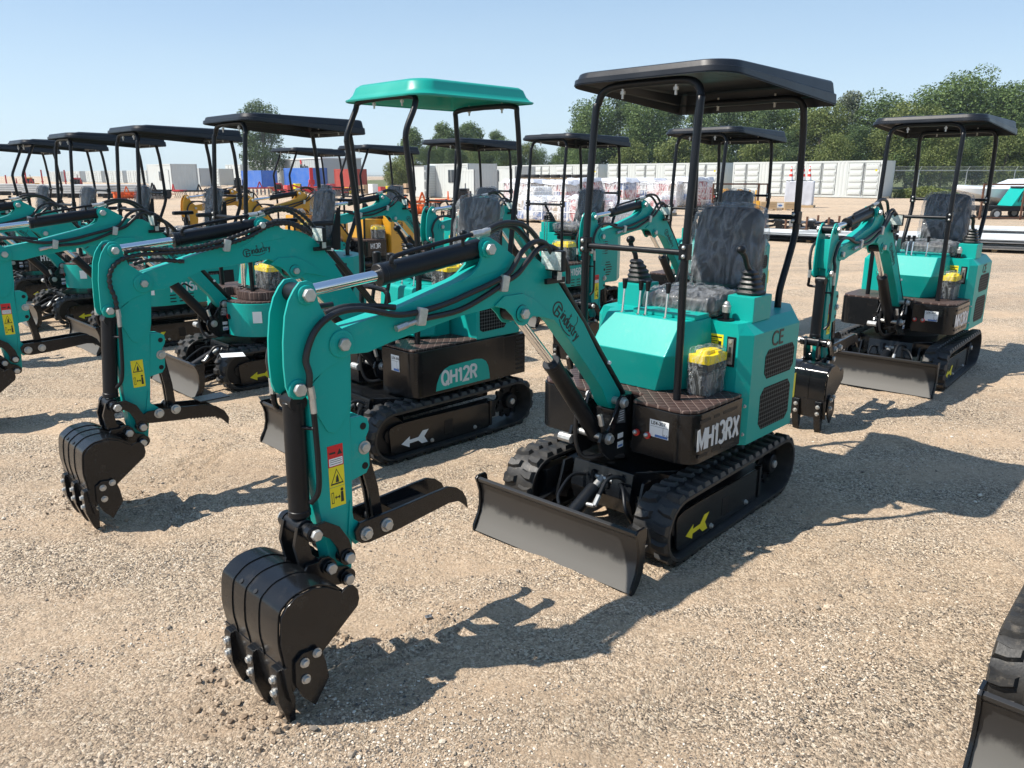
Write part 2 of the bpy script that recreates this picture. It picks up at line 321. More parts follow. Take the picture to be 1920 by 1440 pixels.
def stroke_text(txt, size, origin, xd, yd, depth, mat, name, parent, wt=.17, sx=1.0, gap=.2):
    """lettering cut as flat strokes of even width; size is the cap height"""
    X = Vector(xd).normalized(); Y = Vector(yd).normalized(); Z = X.cross(Y)
    if Z.y < 0 and abs(Z.y) > .5: Z = -Z
    O = Vector(origin); g = G(mat); cx = 0.0
    for ch in txt:
        wd, ss = GL[ch]
        for st in ss:
            pts = [Vector((cx + x * sx * (2.2 if ch.islower() else 1), y)) for x, y in st]; Lf, Rt = [], []
            for i, p in enumerate(pts):
                a = pts[max(i - 1, 0)]; b = pts[min(i + 1, len(pts) - 1)]; d1 = (p - a).normalized() if (p - a).length > 1e-6 else (b - p).normalized(); d2 = (b - p).normalized() if (b - p).length > 1e-6 else d1
                t = (d1 + d2); t = t.normalized() if t.length > 1e-3 else d1; n = Vector((-t.y, t.x)); k = wt / 2 / max(.45, n.dot(Vector((-d1.y, d1.x))))
                Lf.append(p + n * k); Rt.append(p - n * k)
            top = .0
            vs = [O + (X * q.x + Y * q.y) * size + Z * (depth + .00003 * (hash(ch) % 7)) for q in Lf] + [O + (X * q.x + Y * q.y) * size + Z * (depth + .00003 * (hash(ch) % 7)) for q in Rt]
            vb = [O + (X * q.x + Y * q.y) * size for q in Lf] + [O + (X * q.x + Y * q.y) * size for q in Rt]; n = len(Lf); N2 = 2 * n
            fs = [(i, i + 1, n + i + 1, n + i) for i in range(n - 1)] + [(i, i + 1, N2 + i + 1, N2 + i) for i in range(n - 1)] + [(n + i, n + i + 1, N2 + n + i + 1, N2 + n + i) for i in range(n - 1)] + [(0, n, N2 + n, N2), (n - 1, N2 - 1, N2 + N2 - 1, N2 + n - 1)]
            depth += .00002; g.quads(vs + vb, fs)
        cx += wd * sx * (2.2 if ch.islower() else 1) + gap + (wt * .35)
    return g.make(name, parent, 0)

# ------------------------------------------------------------------ excavator profiles (metres, machine axes: x ahead, y left, z up)
BOOM = [(1.931,1.105),(1.866,1.100),(1.784,1.118),(1.468,1.166),(1.286,1.178),(1.20,1.165),(1.12,1.12),(1.03,1.112),(0.965,1.094),(0.927,1.062),(0.82,0.948),(0.71,0.83),(0.62,0.728),(0.575,0.650),
        (0.55,0.622),(0.508,0.615),(0.478,0.64),(0.484,0.688),(0.66,0.905),(0.761,1.045),(0.931,1.232),(0.985,1.29),(1.059,1.337),(1.181,1.354),(1.30,1.345),(1.466,1.292),(1.759,1.225),(1.824,1.214),(1.953,1.192),(2.00,1.172),(2.01,1.147),(1.99,1.115)]
ARMPLATE = [(2.075,1.352),(2.10,1.350),(2.12,1.33),(2.140,1.30),(2.156,1.256),(2.168,1.178),(2.172,1.108),(2.170,1.045),(2.160,1.013),(2.147,1.003),(2.120,0.998),(2.099,1.006),(2.075,1.05),(2.02,1.08),
            (1.95,1.10),(1.935,1.147),(1.945,1.180),(1.968,1.196),(2.0,1.222),(2.024,1.24),(2.042,1.286),(2.048,1.322),(2.057,1.343)]
ARMBODY = [(1.931,1.112),(1.939,0.949),(1.948,0.89),(1.956,0.60),(1.975,0.372),(1.988,0.345),(2.018,0.335),(2.045,0.35),(2.052,0.40),(2.066,0.50),(2.082,0.62),(2.094,0.759),(2.096,0.90),(2.092,1.02),(2.05,1.16),(1.97,1.195),(1.935,1.16)]
ARMLUG = [(1.945,0.895),(1.90,0.893),(1.878,0.880),(1.872,0.855),(1.876,0.835),(1.888,0.815),(1.888,0.79),(1.878,0.765),(1.878,0.715),(1.892,0.692),(1.955,0.68)]
SHELL = [(2.085,0.375),(2.118,0.405),(2.159,0.432),(2.201,0.447),(2.263,0.443),(2.30,0.423),(2.32,0.397),(2.329,0.309),(2.322,0.25),(2.318,0.218)]
BSIDE = [(2.062,0.398),(2.078,0.402),(2.095,0.398),(2.108,0.39),(2.118,0.402),(2.159,0.430),(2.201,0.445),(2.263,0.441),(2.298,0.421),(2.318,0.395),(2.327,0.309),(2.316,0.218),(2.30,0.13),(2.20,0.212),(2.052,0.321),(2.044,0.345),(2.048,0.378)]
HOSEA = [(2.108,1.039),(2.104,1.078),(2.108,1.115),(2.10,1.15),(2.078,1.193),(2.049,1.222),(2.01,1.242),(1.963,1.251),(1.906,1.249),(1.853,1.237),(1.77,1.214),(1.69,1.210),(1.555,1.224),(1.42,1.253),(1.321,1.276),(1.245,1.30),(1.207,1.338),(1.173,1.374),(1.128,1.40),(1.081,1.409),(1.03,1.39),(0.99,1.33),(0.97,1.25)]
HOSEB = [(1.642,1.186),(1.487,1.195),(1.337,1.240),(1.262,1.271),(1.195,1.295),(1.145,1.334),(1.093,1.373),(1.046,1.388),(0.997,1.380),(0.959,1.36),(0.925,1.325),(0.902,1.284),(0.90,1.23)]
HB2 = [(0.90,1.225),(0.865,1.18),(0.765,1.060),(0.68,0.957),(0.575,0.826),(0.50,0.735),(0.44,0.66),(0.40,0.60)]
HA2 = [(2.108,1.039),(2.112,1.09),(2.125,1.15),(2.12,1.204),(2.09,1.25),(2.034,1.277),(1.941,1.286),(1.815,1.284),(1.682,1.288),(1.54,1.309),(1.427,1.337),(1.37,1.36),(1.30,1.39),(1.22,1.40),(1.14,1.385),(1.08,1.35)]
HB3 = [(2.04,1.302),(1.966,1.312),(1.81,1.298),(1.709,1.303),(1.568,1.326),(1.44,1.36),(1.36,1.385),(1.27,1.41),(1.18,1.405),(1.09,1.37),(1.04,1.33)]
def arc(cx, cz, r, a0, a1, n=8): return [(cx + r * math.cos(R(a0 + (a1 - a0) * i / n)), cz + r * math.sin(R(a0 + (a1 - a0) * i / n))) for i in range(n + 1)]

def band(g, pts, half, y0, y1, bev=0.003):       # thick strip along a polyline in xz
    L_, R2 = [], []
    for i, p in enumerate(pts):
        a = Vector(pts[max(i - 1, 0)]); b = Vector(pts[min(i + 1, len(pts) - 1)]); d = (b - a).normalized(); n = Vector((-d.y, d.x))
        h = half(i / (len(pts) - 1)) if callable(half) else half
        L_.append((p[0] + n.x * h, p[1] + n.y * h)); R2.append((p[0] - n.x * h, p[1] - n.y * h))
    g.xz(L_ + R2[::-1], y0, y1, bev)

def decal_warning(parent, x0, x1, z0, z1, y, full):
    """red and white danger panel above two yellow pictograms, on the arm's left face"""
    g = G('red', 'white', 'ylw', 'ink'); h = z1 - z0; t = 0.0012
    def r(a, b, c, d, m, dy=0): g.use(m).box(x0 + (x1 - x0) * a, x0 + (x1 - x0) * b, y, y + t + dy, z0 + h * c, z0 + h * d, 0)
    def W(a, c): return (x0 + (x1 - x0) * a, z0 + h * c)
    top = 1.0 if full else 1.0
    if full:
        r(0, 1, .80, 1, 0); r(0, 1, .66, .80, 0); r(.06, .94, .675, .795, 1, .0005)
        g.use(3).xz([W(.95, .84), W(.60, .84), W(.775, .93)], y, y + t + .0006, 0); g.box(*sorted((W(.5, 0)[0], W(.1, 0)[0])), y, y + t + .0006, z0 + h * .865, z0 + h * .895, 0)
        for zz in (.70, .735, .765): r(.12, .88, zz, zz + .008, 3, .0008)
        b = .655
    else: b = 1.0
    r(0, 1, b / 2 + .004, b, 2); r(0, 1, 0, b / 2 - .004, 2)
    q = b / 2
    def tri(s, m, dy): g.use(m).xz([W(.5 + .42 * s, q + .5 * q - .38 * q * s), W(.5 - .42 * s, q + .5 * q - .38 * q * s), W(.5, q + .5 * q + .40 * q * s)], y, y + t + dy, 0)
    tri(1, 3, .0005); tri(.8, 2, .0009)
    g.use(3).xz([W(.62, q + .22 * q), W(.40, q + .22 * q), W(.45, q + .5 * q), W(.55, q + .62 * q), W(.60, q + .4 * q)], y, y + t + .0013, 0)
    g.xz([W(.88, .18 * q), W(.68, .18 * q), W(.70, .70 * q), W(.86, .70 * q)], y, y + t + .0005, 0); g.cyl(((W(.78, 0)[0]), y, z0 + h * .80 * q), ((W(.78, 0)[0]), y + t + .0005, z0 + h * .80 * q), abs(x1 - x0) * .1, seg=10)
    r(.36, .60, .44 * q, .50 * q, 3, .0005); g.xz([W(.30, .47 * q), W(.39, .58 * q), W(.39, .36 * q)], y, y + t + .0005, 0); g.xz([W(.66, .47 * q), W(.57, .58 * q), W(.57, .36 * q)], y, y + t + .0005, 0)
    r(.08, .24, .2 * q, .24 * q, 3, .0005); r(.08, .24, .72 * q, .76 * q, 3, .0005); r(.08, .11, .2 * q, .76 * q, 3, .0005); r(.21, .24, .2 * q, .76 * q, 3, .0005)
    return g.make('warning_sticker', parent, smooth=0)

def logo(parent, o, xd, k, y):
    """ring emblem with F, the word industry, a star and two sweeps"""
    X = Vector((xd[0], 0, xd[1])).normalized(); Z = Vector((0, 1, 0)); Y = Z.cross(X) * 1.0
    if Y.z < 0 and abs(X.z) < .9: Y = -Y
    O = Vector((o[0], y, o[1])); g = G('ink')
    def pt(a, b, d): return O + X * a * k + Y * b * k + Z * d
    def ringseg(cx, cy, r0, r1, a0, a1, n=18):
        for i in range(n):
            t0 = R(a0 + (a1 - a0) * i / n); t1 = R(a0 + (a1 - a0) * (i + 1) / n)
            w0 = r0; w1 = r1
            q = [(cx + w1 * math.cos(t0), cy + w1 * math.sin(t0)), (cx + w1 * math.cos(t1), cy + w1 * math.sin(t1)), (cx + w0 * math.cos(t1), cy + w0 * math.sin(t1)), (cx + w0 * math.cos(t0), cy + w0 * math.sin(t0))]
            g.extr([pt(a, b, 0) for a, b in q], [pt(a, b, .0012) for a, b in q])
    def poly(q): g.extr([pt(a, b, 0) for a, b in q], [pt(a, b, .0012) for a, b in q])
    ringseg(0, 0, .40, .50, 20, 320); poly([(-.12, -.42), (0, -.42), (0, .25), (-.12, .25)]); poly([(0, .15), (.45, .15), (.45, .25), (0, .25)]); poly([(0, -.12), (.42, -.12), (.42, -.02), (0, -.02)]); poly([(.30, -.4), (.42, -.4), (.42, -.1), (.30, -.1)])
    g.make('maker_logo', parent, smooth=0); g = G('ink'); ringseg(1.5, 1.55, 2.05, 2.12, 245, 292, 14); g.make('logo_sweep', parent, smooth=0); g = G('ink'); ringseg(1.75, .55, .42, .47, -40, 70, 10); g.make('logo_sweep', parent, smooth=0); g = G('ink')
    poly([(1.30, .72), (1.38, .62), (1.50, .60), (1.40, .54), (1.42, .42), (1.34, .50), (1.22, .48), (1.30, .58)])
    g.make('logo_star', parent, smooth=0)
    stroke_text('industry', .62 * k, pt(.62, -.22, 0), X, Y, .0016, 'ink', 'maker_name', parent, .16, .40, .16)

# ---- undercarriage shared by every machine
def track_path():
    fx, rx, zc, r = 0.565, -0.455, 0.16, 0.138
    top = fx - rx; per = 2 * top + 2 * math.pi * r
    def f(s):
        s %= per
        if s < top: return (rx + s, zc + r, 0, 1)
        s -= top
        if s < math.pi * r: a = math.pi / 2 - s / r; return (fx + r * math.cos(a), zc + r * math.sin(a), math.cos(a), math.sin(a))
        s -= math.pi * r
        if s < top: return (fx - s, zc - r, 0, -1)
        s -= top; a = -math.pi / 2 - s / r; return (rx + r * math.cos(a), zc + r * math.sin(a), math.cos(a), math.sin(a))
    return f, per
def build_track(parent, side, arrow='ylw'):
    f, per = track_path(); yi, yo = (0.29, 0.47); n = 96
    sgn = side
    g = G('rubber', 'rubber')
    prof = [(yi, -.006), (yi, .008), (yi + .015, .014), (yo - .015, .014), (yo, .008), (yo, -.006), (yo - .03, -.010), (yi + .03, -.010)]
    rs = []
    for i in range(n):
        x, z, nx, nz = f(per * i / n); rs.append([(x + nx * h, sgn * y, z + nz * h) for y, h in prof])
    g.rings(rs + [rs[0]], False, False)
    pitch = per / 40
    for c, (ya, yb) in enumerate(((yi + .004, yi + .082), (yo - .082, yo - .001))):
        for i in range(40):
            s = (i + .5 * c) * pitch; x, z, nx, nz = f(s); tx, tz = nz, -nx
            def fr(u, v, h, y): return (x + tx * u + nx * h, sgn * y, z + tz * u + nz * h)
            L = .027; out = ya if c == 0 else yb; inn = yb if c == 0 else ya
            base = [(-L, out), (L, out), (L * 1.0, (out + inn) / 2), (L * .45, inn), (-L * .95, inn), (-L * .7, (out + inn) / 2)]
            tp = [(-L * .68, out + (inn - out) * .10), (L * .66, out + (inn - out) * .10), (L * .66, (out + inn) / 2), (L * .2, inn + (out - inn) * .12), (-L * .68, inn + (out - inn) * .12), (-L * .40, (out + inn) / 2)]
            g.extr([fr(u, 0, .010, y) for u, y in base], [fr(u, 0, .030, y) for u, y in tp])
    t = g.make('track', parent, .5)
    # roller frame with cover plate, idler and drive sprocket
    g = G('black', 'zinc', 'satin'); yp = .435
    g.xz([(.575, .21), (.585, .19), (.575, .06), (.545, .035), (-.215, .035), (-.235, .05), (-.235, .19), (-.2, .205), (.36, .222), (.52, .222)][::-1], sgn * (yp - .012), sgn * yp, .003)
    g.box(-.245, -.225, *sorted((sgn * (yp - .02), sgn * (yp + .008))), .045, .215, .003)
    g.use(2).box(-.30, .50, *sorted((sgn * .33, sgn * .42)), .09, .20, .006)
    g.use(2).box(.095, .14 + .02, *sorted((sgn * yp, sgn * (yp + .0015))), .075, .165, 0)
    g.cyl((.565, sgn * .33, .16), (.565, sgn * .41, .16), .118, seg=28, bev=.006).cyl((.565, sgn * .41, .16), (.565, sgn * .425, .16), .045, seg=16)
    for xx in (.30, .10, -.10): g.cyl((xx, sgn * .34, .065), (xx, sgn * .42, .065), .036, seg=16, bev=.004)
    g.use(1).bolt((.265, sgn * yp, .062), (0, sgn, 0), .010, .012).bolt((-.095, sgn * yp, .064), (0, sgn, 0), .010, .012)
    fr = g.make('track_frame', parent, .6)
    g = G('satin', 'zinc')
    cx, cz = -.455, .16
    pts = []
    for i in range(44):
        a = 2 * math.pi * i / 44; r = .122 if i % 4 in (0, 1) else .098; pts.append((cx + r * math.cos(a), cz + r * math.sin(a)))
    g.xz(pts, sgn * .355, sgn * .375, .002); g.cyl((cx, sgn * .37, cz), (cx, sgn * .415, cz), .058, .05, 24, .004)
    for i in range(6):
        a = i * math.pi / 3; g.cyl((cx + .078 * math.cos(a), sgn * .37, cz + .078 * math.sin(a)), (cx + .078 * math.cos(a), sgn * .385, cz + .078 * math.sin(a)), .014, seg=10)
    g.use(1).cyl((cx, sgn * .41, cz), (cx, sgn * .428, cz), .022, seg=8, bev=.003)
    g.make('sprocket', fr)
    if arrow:
        g = G(arrow); a = [(.500, .092), (.435, .128), (.438, .106), (.370, .108), (.335, .142), (.290, .142), (.325, .103), (.300, .062), (.345, .062), (.372, .086), (.438, .084), (.440, .060)]
        g.xz(a, sgn * yp, sgn * (yp + .0014), 0); g.make('arrow_sticker', fr, 0)
    return t

def build_under(parent, arrow):
    u = []
    for sd in (1, -1): build_track(parent, sd, arrow)
    g = G('black', 'satin')
    g.xy([(-.34, -.30), (.34, -.30), (.52, -.14), (.52, .14), (.34, .30), (-.34, .30)], .20, .325, .008)
    g.xz([(.50, .325), (.53, .325), (.56, .20), (.53, .12), (.50, .12)], -.17, .17, .004)
    g.box(.40, .62, -.33, -.27, .10, .26, .005).box(.40, .62, .27, .33, .10, .26, .005)
    g.use(1).cyl((0, 0, .32), (0, 0, .37), .235, seg=40, bev=.004).cyl((0, 0, .365), (0, 0, .42), .20, seg=40)
    for sy in (-1, 1):
        g.use(0).xz([(.50, .12), (.50, .17), (.90, .10), (.90, .06)], sy * .24, sy * .28, .004)
        g.xz([(.48, .30), (.54, .30), (.60, .13), (.52, .10)], sy * .22, sy * .235, .003)
    g.use(1).tube([(.53, .09, .26), (.60, .16, .27), (.66, .22, .20), (.60, .24, .10)], .008).tube([(.53, -.09, .26), (.62, -.12, .27), (.74, -.10, .22), (.80, -.05, .20)], .008)
    g.make('undercarriage_frame', parent)
    g = G('blade', 'black')
    fr = [(.905, .252), (.893, .235), (.882, .19), (.880, .14), (.892, .08), (.915, .035), (.938, .002), (.952, .002), (.930, .04), (.908, .085), (.897, .14), (.899, .19), (.908, .230), (.925, .246), (.930, .262), (.915, .268)]
    g.xz(fr, -.443, .443, .002); g.use(1)
    pl = [(.862, .262), (.872, .275), (.925, .275), (.938, .262), (.925, .235), (.912, .19), (.912, .13), (.925, .08), (.955, .03), (.957, .0), (.935, .0), (.905, .03), (.878, .08), (.866, .14), (.868, .20), (.858, .235)]
    for sy in (-1, 1): g.xz(pl, sy * .443, sy * .455, .002)
    g.box(.80, .885, .06, .075, .06, .20, .003).box(.80, .885, -.075, -.06, .06, .20, .003)
    b = g.make('dozer_blade', parent)
    g = G('satin', 'zinc'); g.cyl((.84, 0, .125), (.60, 0, .235), .034, seg=20, bev=.003)
    g.use(1).cyl((.62, 0, .226), (.53, 0, .268), .018).bolt((.535, .045, .268), (0, 1, 0), .018, .018).cyl((.535, -.05, .268), (.535, .05, .268), .013)
    g.cyl((.70, .035, .195), (.70, .075, .20), .010).cyl((.70, .075, .20), (.665, .075, .24), .012, seg=8).cyl((.79, -.02, .17), (.79, -.06, .185), .010)
    g.use(0).tube([(.665, .075, .24), (.61, .08, .30), (.55, .11, .30), (.51, .15, .24), (.50, .17, .18)], .010).box(.505, .56, -.05, -.035, .235, .30).box(.505, .56, .035, .05, .235, .30)
    g.make('blade_cylinder', b)

# ---- boom, arm, cylinders, bucket
TH2 = [(2.007,.466),(1.979,.454),(1.80,.434)] + [p for k in range(9) for p in ((1.775 - .017 * k, .436 - .0022 * k), (1.769 - .017 * k, .427 - .0022 * k))] + [(1.61,.398),(1.593,.383),(1.566,.355),(1.563,.393),(1.588,.436),(1.633,.47),(1.695,.491),(1.846,.508),(1.982,.516),(2.005,.505)]
def build_front(parent, paint, dx=0.0, style='bolt', sticker=True, smoothboom=False, bare=False, reach=0):
    K_ = 1.013
    X_ = lambda x: 3.28 + (x - 3.28) * K_ + dx
    Z_ = lambda z: 1.65 + (z - 1.65) * K_
    sh = lambda z: (.060 * max(0, 1.1 - z) / .73 if smoothboom else 0)          # this arm hangs a little further out at its foot
    o = lambda pts: [(X_(x) + (sh(z) if x > 1.45 else 0), Z_(z)) for x, z in pts]
    v = lambda x, y, z: (X_(x) + (sh(z) if x > 1.45 else 0), y, Z_(z))
    bm_ = BOOM
    if smoothboom:
        bm_ = [(1.931,1.105),(1.866,1.108),(1.784,1.140),(1.67,1.184),(1.477,1.198),(1.304,1.212),(1.24,1.19),(1.17,1.15),(1.10,1.09),(1.015,.985),(.934,.895),(.83,.79),(.73,.695),(.64,.62),(.56,.585),
               (.50,.60),(.475,.64),(.49,.70),(.60,.775),(.722,.902),(.785,.995),(.853,1.095),(.918,1.192),(.971,1.259),(1.019,1.304),(1.062,1.333),(1.11,1.353),(1.165,1.363),(1.22,1.364),(1.30,1.352),(1.404,1.330),(1.467,1.312),(1.66,1.273),(1.824,1.232),(1.953,1.198),(2.00,1.172),(2.01,1.147),(1.99,1.115)]
    g = G(paint, 'zinc', 'satin')
    g.xz(o(bm_)[::-1], -.040, .040, .004)
    rein = [(1.50,1.172),(1.30,1.190),(1.22,1.180),(1.19,1.150),(1.182,1.115),(1.172,1.100),(1.146,1.092),(1.118,1.102),(1.105,1.12),(1.04,1.085),(.99,1.075),(.955,1.02),(1.0,1.055),(1.06,1.165),(1.12,1.215),(1.20,1.225),(1.32,1.222),(1.50,1.20)]
    cylear = [(1.30,1.185),(1.24,1.165),(1.205,1.135),(1.186,1.11),(1.17,1.095),(1.146,1.089),(1.122,1.095),(1.108,1.112),(1.09,1.120),(1.03,1.108),(.965,1.088),(1.02,1.14),(1.08,1.185),(1.15,1.215),(1.25,1.215)]
    for sy in (-1, 1): g.xz(o(cylear), sy * .040, sy * .048, .002)
    ear = [(1.468,1.285),(1.41,1.31),(1.372,1.338),(1.360,1.365),(1.369,1.395),(1.366,1.418),(1.347,1.436),(1.320,1.436),(1.295,1.424),(1.252,1.399),(1.17,1.345),(1.20,1.32),(1.30,1.31)]
    for sy in (-1, 1): g.xz(o(ear), sy * .032, sy * .043, .002)
    for (x, z, r) in ((1.336, 1.395, .03), (1.155, 1.139, .032), (1.972, 1.147, .045)): g.cyl(v(x, -.055, z), v(x, .055, z), r, seg=28, bev=.002)
    g.use(2).cyl(v(1.155, -.05, 1.139), v(1.155, .05, 1.139), .034)
    g.use(1)
    br = .022 if style == 'bolt' else .019
    for (x, z) in ((1.336, 1.395), (1.155, 1.139)): g.bolt(v(x, .055, z), (0, 1, 0), br, .02, False); g.bolt(v(x, -.055, z), (0, -1, 0), br, .02, False)
    for (x, z) in (((1.545, 1.305),) if smoothboom else ((1.669, 1.198), (1.275, 1.27))): g.xz(o([(x + .022, z - .030), (x - .012, z - .034), (x - .026, z + .022), (x + .010, z + .032)]), .060, .082, .006)
    if not smoothboom: g.cyl(v(1.765, .058, 1.166), v(1.72, .058, 1.174), .012, seg=6).cyl(v(1.725, .058, 1.173), v(1.685, .062, 1.180), .009)
    boom = g.make('boom', parent)
    if not smoothboom: logo(boom, (X_(0.935), Z_(1.128)), (-.675, -.738), .064, .040)
    else: logo(boom, (X_(1.425), Z_(1.254)), (-.992, .12), .046, .040)
    # arm
    g = G(paint, 'zinc', 'satin')
    g.xz(o(ARMBODY)[::-1], -.037, .037, .004)
    for sy in (-1, 1):
        g.xz(o(ARMPLATE)[::-1], sy * .0385, sy * .048, .0025)
        g.xz(o([(2.10,1.02),(2.0,1.10),(1.945,1.11),(1.942,1.0),(1.955,.93),(1.985,.88),(2.01,.862),(2.035,.872),(2.05,.90),(2.09,.98)]), sy * .037, sy * .0425, .002)
        g.xz(o(ARMLUG), sy * .018, sy * .032, .002)
        g.xz(o([(1.97,.62),(1.96,.55),(1.925,.52),(1.905,.49),(1.925,.465),(1.96,.458),(1.985,.50)]), sy * .030, sy * .044, .002)
    g.xz(o([(2.105, 1.25), (2.112, 1.20), (2.118, 1.12), (2.112, 1.06), (2.100, 1.06), (2.104, 1.12), (2.098, 1.20), (2.09, 1.25)]), -.040, .040, .002)
    for (x, z, r) in ((2.083, 1.311, .030), (2.135, 1.034, .030), (1.972, 1.147, .036)):
        for sy in (-1, 1): g.cyl(v(x, sy * .040, z), v(x, sy * .056, z), r, seg=26, bev=.002)
    g.use(2)
    for zz in (.857, .719): g.cyl(v(1.897, .0315, zz), v(1.897, .0335, zz), .012)
    for a, b in ((2.124, 1.18), (2.128, 1.10)): pass
    g.use(1)
    for (x, z, yy) in ((2.083, 1.311, .056), (2.135, 1.034, .056), (1.972, 1.147, .056)): g.bolt(v(x, yy, z), (0, 1, 0), br, .02, False); g.bolt(v(x, -yy, z), (0, -1, 0), br, .02, False)
    g.bolt(v(1.897, .033, .783), (0, 1, 0), .018, .014)
    g.cyl(v(2.10, .072, 1.00), v(2.105, .072, 1.04), .012, seg=6).cyl(v(2.098, .072, .955), v(2.10, .072, 1.0), .010).cyl(v(2.15, -.072, 1.00), v(2.15, -.072, 1.05), .012, seg=6)
    arm = g.make('arm', parent)
    if sticker: decal_warning(arm, X_(2.040) + sh(.7), X_(1.983) + sh(.7), Z_(.612 if style == 'bolt' else .64), Z_(.822 if style == 'bolt' else .775), .0372, style == 'bolt')
    # arm cylinder
    def cylinder(name, a, b, c, r, rr, y=0, eye=.03):
        g = G('satin', 'chrome', 'zinc'); a, b, c = Vector(v(a[0], y, a[1])), Vector(v(b[0], y, b[1])), Vector(v(c[0], y, c[1]))
        g.cyl(a, b, r, seg=30, bev=.003); d = (b - a).normalized(); g.cyl(b - d * .02, b + d * .004, r * 1.06, seg=30, bev=.003)
        g.cyl((a.x, y - .032, a.z), (a.x, y + .032, a.z), eye)
        cy = g.make(name, parent)
        g = G('chrome', 'satin'); g.cyl(b, c, rr, seg=22); g.use(1).cyl((c.x, y - .04, c.z), (c.x, y + .04, c.z), eye, seg=20, bev=.002); g.make('piston_rod', cy)
        return cy
    ac = cylinder('arm_cylinder', (1.336, 1.395), (1.785, 1.338), (2.083, 1.311), .036, .0185)
    cylinder('boom_cylinder', (.60, .496), (.925, .897), (1.155, 1.139), .038, .019)
    bc = cylinder('bucket_cylinder', (2.124, .985), (2.132, .61), (2.137, .575), .034, .018)
    g = G('satin', 'zinc')
    g.tube([v(1.742, .02, 1.362), v(1.745, .022, 1.388), v(1.715, .022, 1.400), v(1.56, .022, 1.424), v(1.387, .022, 1.448)], .008).cyl(v(1.742, .02, 1.355), v(1.742, .02, 1.372), .014)
    g.cyl(v(1.43, .02, 1.40), v(1.43, .02, 1.44), .006)
    g.make('cylinder_pipe', parent); g = G('satin', 'zinc')
    g.tube([v(.72, -.055, .79), v(.78, -.05, .83), v(.80, -.05, .79), v(.70, -.05, .66), v(.66, -.05, .60)], .0075)
    g.make('cylinder_pipe', parent); g = G('satin', 'zinc')
    g.tube([v(2.098, .072, .955), v(2.094, .070, .80), v(2.10, .07, .70), v(2.118, .05, .66)], .009).cyl(v(2.118, .03, .905), v(2.10, .072, .905), .006).make('cylinder_pipe', parent); g = G('satin', 'zinc'); g.tube([v(2.15, -.072, 1.0), v(2.145, -.075, .965), v(2.13, -.08, .945), v(2.125, -.03, .94)], .009)
    g.make('cylinder_pipe', parent); g = G('satin', 'zinc'); g.use(1)
    g.cyl(v(1.387, .022, 1.448), v(1.345, .028, 1.453), .013, seg=6).cyl(v(1.35, .028, 1.452), v(1.31, .03, 1.462), .011)
    g.make('hose_fitting', parent); g = G('satin', 'zinc'); g.use(1).cyl(v(1.33, -.01, 1.435), v(1.285, .0, 1.448), .013, seg=6)
    g.make('hose_fitting', parent)
    HS = [([v(x, .072 if i < 2 else .064, z) for i, (x, z) in enumerate(HA2 if smoothboom else HOSEA)], .0105), ([v(x, .063, z) for x, z in (HB3 if smoothboom else HOSEB)], .0105),
          ([v(1.345, .028, 1.452), v(1.265, .03, 1.478), v(1.2, .03, 1.482), v(1.127, .03, 1.469), v(1.057, .02, 1.43), v(1.0, .01, 1.375), v(.96, 0, 1.31), v(.93, -.01, 1.26)], .0105),
          ([v(1.29, .0, 1.447), v(1.2, -.01, 1.468), v(1.13, -.02, 1.460), v(1.075, -.02, 1.425), v(1.02, -.02, 1.37), v(.95, -.02, 1.29)], .0105),
          ([v(1.98, -.02, 1.235), v(1.92, .0, 1.25), v(1.83, .03, 1.245), v(1.76, .05, 1.235)], .0105), ([v(2.15, -.072, 1.05), v(2.15, -.08, 1.12), v(2.10, -.09, 1.20), v(2.02, -.07, 1.245), v(1.92, -.07, 1.25)], .0095),
          ([v(x, .024, z + .012) for x, z in HB2], .0115), ([v(x, .0, z + .014) for x, z in HB2], .0115), ([v(x, -.022, z + .012) for x, z in HB2], .0115),
          ([v(.66, .06, .62), v(.63, .075, .50), v(.60, .08, .42), v(.52, .10, .40)], .010), ([v(.69, -.05, .60), v(.69, -.05, .48), v(.66, -.02, .40), v(.56, .04, .41)], .010)]
    for k, (pth, rd) in enumerate(HS):
        g = G('hose', 'zinc'); g.tube(pth, rd, sub=4, bead=(.0065 if smoothboom and k < 5 else 0))
        if k == 9: g.use(1).cyl(v(.66, .06, .62), v(.65, .065, .57), .013, seg=6)
        g.make('hydraulic_hose', parent)
    g = G('white'); g.cyl(v(.905, -.03, 1.238), v(.905, .045, 1.238), .008); g.make('cable_tie', parent); g = G('white'); g.cyl(v(.574, -.03, .842), v(.574, .045, .842), .008); g.make('cable_tie', parent)
    # work lamp
    g = G('satin', 'lamp', 'zinc'); g.box(*[X_(q) for q in (.988, 1.010)], .012, .126, 1.285, 1.368, .006)
    g.use(1).box(*[X_(q) for q in (1.010, 1.014)], .018, .120, 1.291, 1.362, .003)
    g.use(0).box(*[X_(q) for q in (.975, 1.0)], .062, .09, 1.255, 1.288, .002).box(*[X_(q) for q in (.93, 1.04)], .058, .074, 1.235, 1.257, .003)
    g.use(2).box(*[X_(q) for q in (.975, 1.0)], .09, .094, 1.25, 1.30, .001)
    g.make('work_lamp', parent)
    # thumb
    g = G('black', 'zinc', 'satin')
    th = [(1.973,.515),(1.968,.482),(1.950,.466),(1.916,.458),(1.80,.463),(1.65,.478),(1.56,.487),(1.515,.480),(1.487,.458),(1.468,.436),(1.474,.478),(1.492,.512),(1.520,.535),(1.563,.552),(1.633,.550),(1.80,.542),(1.951,.540)]
    if smoothboom: th = TH2
    for sy in (-1, 1): g.xz(o(th), sy * .055, sy * .067, .002)
    for x, z in ((1.925, .498), (1.845, .500)): g.use(2).cyl(v(x, -.056, z), v(x, .056, z), .018)
    g.use(0).box(*[X_(q) for q in (1.60, 1.76)], -.056, .056, .487, .494, .002)
